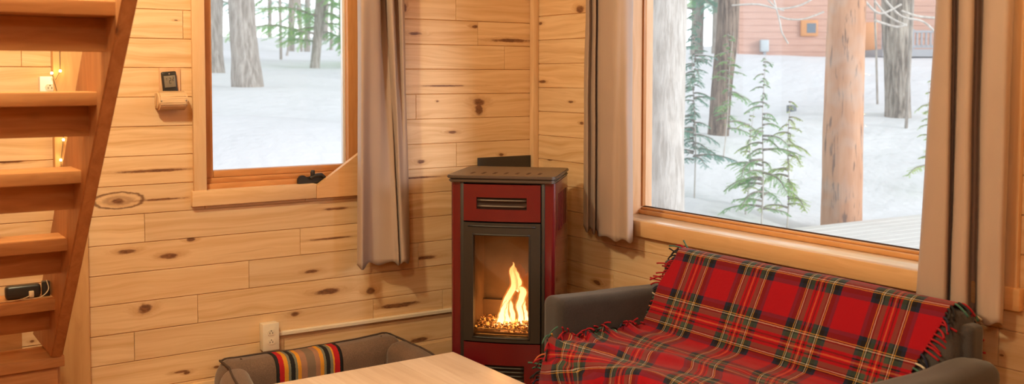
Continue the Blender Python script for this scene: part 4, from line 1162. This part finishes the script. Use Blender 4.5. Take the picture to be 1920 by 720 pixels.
def gz(x, y):
    z_ = gz0(x, y)
    u_ = (x-DP1.x)*DDV.x+(y-DP1.y)*DDV.y; v_ = -(x-DP1.x)*DDV.y+(y-DP1.y)*DDV.x
    k_ = max(0, min(1, (u_+.9)/.6))*max(0, min(1, (.9-v_)/.6))*max(0, min(1, (10.5-u_)/1))*max(0, min(1, (v_+7)/1))
    return z_*(1-k_)+min(z_, -.22)*k_
DP1 = onZ(1480, 428.5, .10); DDV = onZ(1725, 402, .10)-DP1; DDV.z = 0; DDV.normalize()
def gz0(x, y):
    sw = sz = 0
    for a, b, c in ctrl:
        w = 1/((x-a)**2+(y-b)**2+.25)**1.6; sw += w; sz += w*c
    return sz/sw + .05*fbm(x*.35, y*.35, 3)
bm = bmesh.new(); gx_ = [-14+i*.5 for i in range(0, 40)]+[6+i*.9 for i in range(62)]; gy_ = [-12+i*.5 for i in range(56)]+[16+i*1.0 for i in range(56)]
vs = [[bm.verts.new((x, y, gz(x, y))) for x in gx_] for y in gy_]
for j in range(len(gy_)-1):
    for i in range(len(gx_)-1): bm.faces.new((vs[j][i], vs[j][i+1], vs[j+1][i+1], vs[j+1][i]))
struct(newobj('snow_ground', bm, MSN, None, True))

def needles(bm, p, d, ln, w, mi=0):
    sd = d.cross(Vector((0, 0, 1)));
    if sd.length < .01: sd = Vector((1, 0, 0))
    sd = (sd.normalized()+Vector((rr.uniform(-.3, .3),)*3)).normalized()*w
    a = bm.verts.new(p-sd); b = bm.verts.new(p+sd); c = bm.verts.new(p+d*ln+sd*.3); e = bm.verts.new(p+d*ln-sd*.3)
    bm.faces.new((a, b, c, e)).material_index = mi
def bough(bmw, bml, p0, az, ln, droop, rad, nl=.035, dens=1.0):
    d = Vector((math.cos(az), math.sin(az), .25)); p = Vector(p0); n = 10; pts = [p.copy()]
    for k in range(n):
        d = (d+Vector((rr.uniform(-.2, .2), rr.uniform(-.2, .2), -droop/n+rr.uniform(-.1, .1)))).normalized(); p = p+d*ln/n; pts.append(p.copy())
    sweep(bmw, pts, [rad*(1-.85*i/n) for i in range(n+1)], 5)
    m = int(ln/.05*dens)+3
    for i in range(m):
        t_ = .15+.85*i/m; j = min(int(t_*n), n-1); q = pts[j].lerp(pts[j+1], t_*n-j); dd = (pts[j+1]-pts[j]).normalized()
        for sg in (-1, 1):
            sd = dd.cross(Vector((0, 0, 1))).normalized()*sg; td = (dd*rr.uniform(.4, 1)+sd*.9+Vector((0, 0, -.3+rr.uniform(-.45, .45)))).normalized(); tl_ = ln*.36*(1-t_*.7)*rr.uniform(.25, 1.5)
            kk = max(3, int(tl_/(nl*.45)))
            for r_ in range(kk):
                a = q+td*tl_*r_/kk
                for s2 in (-1, 1):
                    needles(bml, a, (td*.7+sd.cross(td).cross(td)*0+dd.cross(td).normalized().cross(td)*s2*.6+Vector((0, 0, -.12))).normalized(), nl*rr.uniform(.7, 1.2), nl*.16)
def trunk(parent, pts, rads, mat, seed, n=18, name='trunk'):
    bm = bmesh.new(); P2 = cat(pts, 14); m = len(P2); R2 = []
    for i in range(m):
        f = i/(m-1)*(len(rads)-1); j = min(int(f), len(rads)-2); R2.append(rads[j]+(rads[j+1]-rads[j])*(f-j))
    rg = sweep(bm, P2, R2, n)
    for i, r_ in enumerate(rg):
        for v in r_:
            o_ = v.co-P2[i]; v.co += o_*(.10*fbm(v.co.x*4+seed, v.co.y*4, v.co.z*.7, 3))
    return newobj(name, bm, mat, parent, True)
def crown(parent, base, z0, z1, R, nb, nl, mat, seed, dens=1.0, droop=.8):
    global rr
    rr = random.Random(seed); bw = bmesh.new(); bl = bmesh.new()
    for k in range(nb):
        f = (k+rr.random())/nb; z = z0+(z1-z0)*f; ln = R*(1-.75*f)*rr.uniform(.35, 1.3)
        bough(bw, bl, Vector(base)+Vector((0, 0, z)), rr.uniform(0, 2*PI), ln, droop, .008+ln*.012, nl, dens)
    newobj('branches', bw, MBK, parent, True); newobj('foliage', bl, mat, parent)
for i, (u0, v0, w0, D, ut, wt, mt, lab) in enumerate(TREES):
    b = atD(u0, v0, D); 
    top = atD(ut, 0, D)
    z0_ = gz(b.x, b.y)-.15
    r0 = w0/F*D/2; r1 = wt/F*D/2
    if v0 > 300: b = b+(top-b)*((z0_-b.z)/(top.z-b.z)); 
    tr_o = empty('tree', (b.x, b.y, z0_)); tag(tr_o, lab, 'tree')
    dv = (top-b)/max(.1, (top.z-b.z)); Ht = top.z+5.5-b.z if r0 > .1 else top.z+2.5-b.z
    pts = [Vector((0, 0, 0)), dv*.35+Vector((0, 0, .1)), dv*(top.z-b.z)*.5, dv*(top.z-b.z), dv*(top.z-b.z)+Vector((dv.x*1.2, dv.y*1.2, 2.2)), Vector((dv.x*Ht*.8, dv.y*Ht*.8, Ht))]
    r0b = r0*1.08
    if v0 < 300: pts[1] = dv*.35
    tk = trunk(tr_o, pts, [r0b, r0*.99, (r0+r1)/2*.97, r1, r1*.9, r1*.7], mt, i*3.7)
    if i == 2: crown(tr_o, pts[3], -.9, 4.2, 2.3, 46, .06, MLF, 30+i, .8)
    elif i in (0, 1, 8, 9): crown(tr_o, pts[4], .5, 3.5, 2.4, 26, .11, MLF, 30+i, .45)
    if i == 9:
        bw = bmesh.new(); rr = random.Random(4)
        for (pa) in (((1690, 8), (1650, 25), (1620, 0)), ((1660, 0), (1690, 30), (1730, 40), (1755, 62)), ((1690, 20), (1720, 30), (1760, 34)), ((1700, 45), (1680, 50), (1640, 38)), ((1640, 2), (1665, 30), (1700, 48))):
            sweep(bw, cat([atD(a_, b_, 13.6)-Vector(tr_o.location) for a_, b_ in pa]), .016, 6)
        newobj('bare_branches', bw, MBP, tr_o, True)
    if i == 8:
        bw = bmesh.new()
        for (pa) in (((1372, 10), (1420, 8), (1460, 16), (1500, 10), (1530, -6)), ((1440, 0), (1455, 14), (1470, 20)), ((1460, 30), (1480, 36), (1510, 35), (1545, 22)), ((1450, -5), (1462, 40), (1466, 60), (1478, 82))):
            sweep(bw, cat([atD(a_, b_, 12.3)-Vector(tr_o.location) for a_, b_ in pa]), .011, 6)
        newobj('bare_branches', bw, MBP, tr_o, True)
# saplings: (u base, v base, u top, v top, D, radius, boughs, material, label)
SAP = [(1302, 345, 1300, 20, 10.4, .40, 44, MLB, 'blue-green hemlock sapling squeezed beside the large pale trunk'),
       (1356, 330, 1376, 60, 11.7, .40, 18, MLF, 'hemlock sapling with boughs crossing the brown leaning trunk'),
       (1398, 378, 1414, 205, 9.6, .28, 12, MLY, 'small thin sapling low in the large window'),
       (1426, 372, 1436, 105, 9.2, .46, 24, MLF, 'upright green sapling in front of the neighbouring cabin'),
       (1476, 330, 1482, 190, 9.6, .34, 16, MLY, 'yellow-green young hemlock just before the log post'),
       (1745, 240, 1742, 150, 11.5, .35, 14, MLY, 'yellow-green bough plant beside the rugged grey trunk')]
for i, (u0, v0, u1, v1, D, R, nb, mt, lab) in enumerate(SAP):
    b = atD(u0, v0, D); tp_ = atD(u1, v1, D); zg = gz(b.x, b.y)-.02
    so = empty('hemlock_sapling', (b.x, b.y, zg)); tag(so, lab, 'sapling')
    t_ = tp_-Vector(so.location)
    bm = bmesh.new(); sweep(bm, cat([(0, 0, 0), (t_.x*.3+.02, t_.y*.3, t_.z*.35), (t_.x*.7-.02, t_.y*.7, t_.z*.7), (t_.x, t_.y, t_.z)]), [.009-.007*k/24 for k in range(25)], 7); newobj('stem', bm, MBP, so, True)
    lo_ = max(.12, (b.z-zg)) if True else 0
    crown(so, (t_.x*.4, t_.y*.4, 0), lo_*.6+.15 if False else (t_.z*.22), t_.z, R, int(nb*1.7), .019, mt, 60+i, 1.9, 1.0)
# distant trees
rr = random.Random(77)
far = [(410, 34, .5), (505, 58, 1), (545, 38, 0), (575, 42, 1), (610, 47, 0), (640, 34, 1), (470, 50, 0), (1310, 30, 1), (1340, 38, 0), (1560, 62, 1), (1300, 42, 0), (1660, 42, 1), (1740, 54, 0), (1440, 46, 1)]
for i, (u, D, k) in enumerate(far):
    b = atD(u, 60, D); zg = gz(b.x, b.y)-.1; o = empty('distant_tree', (b.x, b.y, zg)); tag(o, 'hazy distant tree on the snowy slope outside', 'tree', 'distant trees on the slope')
    trunk(o, [(0, 0, 0), (.05, 0, 2.5), (0, .1, 5), (0, 0, 8)], [.14, .12, .10, .05], MBK, i, 8)
    crown(o, (0, 0, 0), 1.6 if k else 2.4, 8, 2.3, 34, .10, MLB if k else MLF, 90+i, .3)

# deck boards outside
DZ = .10; P1 = onZ(1480, 428.5, DZ); P2 = onZ(1725, 402, DZ)
dk = empty('deck_platform', (P1.x, P1.y, 0)); tag(dk, 'weathered grey plank deck outside the large window', 'deck')
MDK = wood('weathered_deck', (.80, .78, .74), (.68, .66, .62), 'X', .8, 1.0)
dv = (P2-P1); dv.z = 0; dv.normalize(); ang = math.atan2(dv.y, dv.x); dk.rotation_euler = (0, 0, ang)
bm = bmesh.new()
for k in range(38):
    y1_ = -k*.146; box(bm, (-.0, y1_-.133, DZ-.03), (9.5, y1_, DZ), .003, 1)
newobj('planks', bm, MDK, dk)
boxo('joist_frame', (.05, -5.5, DZ-.16), (9.4, -.05, DZ-.031), MDK, dk, .002)
bm = bmesh.new()
for xx in (.3, 3.2, 6.2, 9.1):
    for yy in (-.3, -2.8, -5.2): box(bm, (xx, yy, -1.3), (xx+.1, yy+.1, DZ-.161))
newobj('footings', bm, MDK, dk)
# log post
pb = onZ(1577, 416, DZ); pt_ = atD(1582, 0, (pb-CAM).dot(fw)); Dp = (pb-CAM).dot(fw)+.36
pb = atD(1577, 416, Dp); zg = gz(pb.x, pb.y)-.1
lg = empty('log_post', (pb.x, pb.y, zg)); tag(lg, 'peeled round log post standing at the edge of the grey deck', 'post')
t = NT('peeled_cedar'); x, y, z = t.sep(t.coord()); n_ = t.noise(t.comb(t.math('MULTIPLY', x, 7), t.math('MULTIPLY', y, 7), t.math('MULTIPLY', z, 1.3)), 1.5, 4, .6)
c_ = t.mix(t.mr(n_, .3, .7), (.60, .33, .19), (.46, .22, .11)); n2 = t.noise(t.comb(t.math('MULTIPLY', x, 22), t.math('MULTIPLY', y, 22), t.math('MULTIPLY', z, 3.2)), 1.1, 3, .6)
c_ = t.mix(t.mr(n2, .57, .66, 0, .75, True), c_, (.12, .07, .05)); c_ = t.mix(t.mr(t.noise(t.coord(), 3, 2), .5, .7, 0, .5), c_, (.50, .42, .36)); t.bump(n_, .4, .02)
MLG = t.done(c_, .7, 0, .2)
rA = 36.5/F*Dp; rB = 33.5/F*Dp; hh = pt_.z-zg
trunk(lg, [(0, 0, 0), (0, 0, hh*.4), (.03, 0, hh), (.04, 0, hh+1.6)], [rA*1.03, rA, rB, rB*.97], MLG, 5, 24, 'log')
# neighbouring cabin
CD = 26.0; ca = atD(1385, 112, CD); cb = atD(1650, 108, CD)
dv = cb-ca; dv.z = 0; Lc = dv.length; ang = math.atan2(dv.y, dv.x)
cabin = empty('neighbouring_cabin', (ca.x, ca.y, ca.z-.25), ang); tag(cabin, 'red-brown sided cabin on the snowy slope behind the log post', 'cabin')
t = NT('red_brown_siding'); x, y, z = t.sep(t.coord()); n_ = t.noise(t.comb(x, y, t.math('MULTIPLY', z, 8)), 2.2, 3); MCS = t.done(t.mix(n_, (.46, .25, .18), (.66, .42, .33)), .8, 0, .2)
MCG = plain('grey_cabin_trim', (.33, .34, .36), .7)
s_ = CD/F
def cx_(u): return (u-1385)*s_*Lc/((1650-1385)*s_)
def cz_(v): return (110-v)*s_+.25
bm = bmesh.new(); zz = .12
while zz < 4.4:
    prism(bm, [(0, zz), (.0-.03, zz), (-.012, zz+.17), (0, zz+.17)], 0, Lc+4.2, 'X'); zz += .17
box(bm, (0, .0, 0), (Lc+4.2, .25, 4.45))
newobj('siding', bm, MCS, cabin)
boxo('foundation', (0.02, -.05, -.6), (Lc+4.1, .2, .118), MCG, cabin, 0)
w_ = boxo('window', (cx_(1499), -.09, cz_(66)), (cx_(1531), -.031, cz_(36)), plain('orange_window_frame', (.60, .26, .08), .5), cabin, .01)
boxo('window_glass', (cx_(1510), -.095, cz_(60)), (cx_(1527), -.088, cz_(42)), plain('dark_window_pane', (.10, .14, .18), .1), w_, 0)
mb = boxo('meter_box', (cx_(1423), -.20, cz_(95)), (cx_(1438), -.031, cz_(73)), plain('grey_meter_box', (.45, .50, .52), .5), cabin, .01)
boxo('conduit', (cx_(1429), -.14, cz_(112)), (cx_(1434), -.08, cz_(95)+.001), MCG, mb, 0)
boxo('door', (cx_(1620), -.08, cz_(92)), (cx_(1642), -.031, cz_(40)), plain('orange_door', (.65, .28, .10), .5), cabin, .01)
bm = bmesh.new(); prism(bm, [(-1.0, 4.1), (-1.0, 4.25), (3, 6.3), (3, 6.15)], -.5, Lc+4.7, 'X'); newobj('roof', bm, MCG, cabin)
boxo('deck', (cx_(1612), -1.6, cz_(106)), (Lc+4.2, -.034, cz_(93)), MCG, cabin, 0)
bm = bmesh.new()
for k in range(46): box(bm, (cx_(1614)+.03+k*.11, -1.58, cz_(93)+.05), (cx_(1614)+.07+k*.11, -1.54, cz_(64)))
box(bm, (cx_(1612), -1.6, cz_(64)), (Lc+4.2, -1.52, cz_(60))); box(bm, (cx_(1612), -1.58, cz_(93)+.03), (Lc+4.2, -1.54, cz_(93)+.1))
for uu in (1612, 1660, 1708, 1756): box(bm, (cx_(uu), -1.61, cz_(93)), (cx_(uu)+.1, -1.51, cz_(58)))
newobj('deck_railing', bm, MCG, cabin)
for uu in (1616, 1652, 1715, 1748): boxo('deck_leg', (cx_(uu), -1.5, -.6), (cx_(uu)+.14, -1.36, cz_(106)), MCG, cabin, 0)
# small dark box on the snow
p = atD(1485, 144, 17); zz = gz(p.x, p.y)
tag(boxo('utility_box', (p.x-.06, p.y-.06, zz-.1), (p.x+.06, p.y+.06, zz+.10), plain('dark_green_box', (.12, .14, .15), .6), None, .008), 'small dark box poking out of the snow in front of the cabin', 'box')

# ------------------------------------------------------------------ light
w = bpy.data.worlds.new('overcast'); S.world = w; w.use_nodes = True
bg = w.node_tree.nodes['Background']; wt = w.node_tree; tcw = wt.nodes.new('ShaderNodeTexCoord'); sx = wt.nodes.new('ShaderNodeSeparateXYZ'); wt.links.new(tcw.outputs['Generated'], sx.inputs[0])
mrw = wt.nodes.new('ShaderNodeMapRange'); wt.links.new(sx.outputs[2], mrw.inputs[0])
for i_, v_ in zip((1, 2, 3, 4), (.05, .75, 2.5, .85)): mrw.inputs[i_].default_value = v_
wt.links.new(mrw.outputs[0], bg.inputs[1]); bg.inputs[0].default_value = (.91, .955, 1.0, 1)
def light(name, ty, loc, e, col, size=.1, rot=None, **kw):
    l = bpy.data.lights.new(name, ty); l.energy = e; l.color = col; o = bpy.data.objects.new(name, l); COL.objects.link(o); o.location = loc
    if ty == 'POINT': l.shadow_soft_size = size
    if ty == 'SUN': l.angle = size
    if rot: o.rotation_euler = rot
    for k, v in kw.items(): setattr(l, k, v)
    return o
sun = light('sun', 'SUN', (0, 0, 20), 2.2, (.95, .97, 1), math.radians(16))
sun.rotation_euler = Vector((-.36, .88, -.25)).to_track_quat('-Z', 'Y').to_euler()
WARM = (1, .90, .575)
light('ceiling_lamp_light', 'POINT', (-3.0, -2.8, 2.55), 62, WARM, .12)
light('stair_lamp_light', 'POINT', (-2.5, -1.35, 2.5), 116, WARM, .08)
light('wall_lamp_light', 'POINT', (-.35, -3.05, 2.45), 22, (1, .62, .27), .08)
light('camera_side_fill', 'POINT', (-3.9, -4.6, 2.4), 52, (1, .84, .62), .15)  # unseen fill light added beside the camera to brighten the room
fl = light('fire_light', 'POINT', (0, 0, 0), 4.5, (1, .42, .10), .03); fl.parent = st; fl.location = (.02, .12, fz0+.09)
for nm, loc, rot, sx_, sy_ in (('daylight_portal', ((LW[0]+x1)/2, .13, (LW[2]+zt)/2), (PI/2, 0, 0), .75, 1.1), ('daylight_portal_large', (.22, -1.58, (RW[2]+zt)/2), (PI/2, 0, PI/2), 1.7, 1.3)):
    l = bpy.data.lights.new(nm, 'AREA'); l.shape = 'RECTANGLE'; l.size = sx_; l.size_y = sy_; l.cycles.is_portal = True
    o = bpy.data.objects.new(nm, l); COL.objects.link(o); o.location = loc
    o.rotation_euler = (Vector((0, -1, 0)) if abs(loc[1]) < .5 else Vector((-1, 0, 0))).to_track_quat('-Z', 'Z').to_euler()

# the loveseat stands a hand's width off the wall
KS = .957
for o in bpy.data.objects:
    r_o = o
    while r_o.parent: r_o = r_o.parent
    if r_o in (sofa, throw) and o.type == 'MESH':
        off = Vector(r_o.location)
        for v in o.data.vertices:
            p = v.co+off; q = CAM+(p-CAM)*KS
            if o.name.startswith('leg') and p.z < .02: q.z = 0
            v.co = q-off
# the bolsters of the dog bed are plumply filled
for o in bpy.data.objects:
    if o.parent is dog or o.parent == dog:
        for v in o.data.vertices: v.co.z = v.co.z*1.15
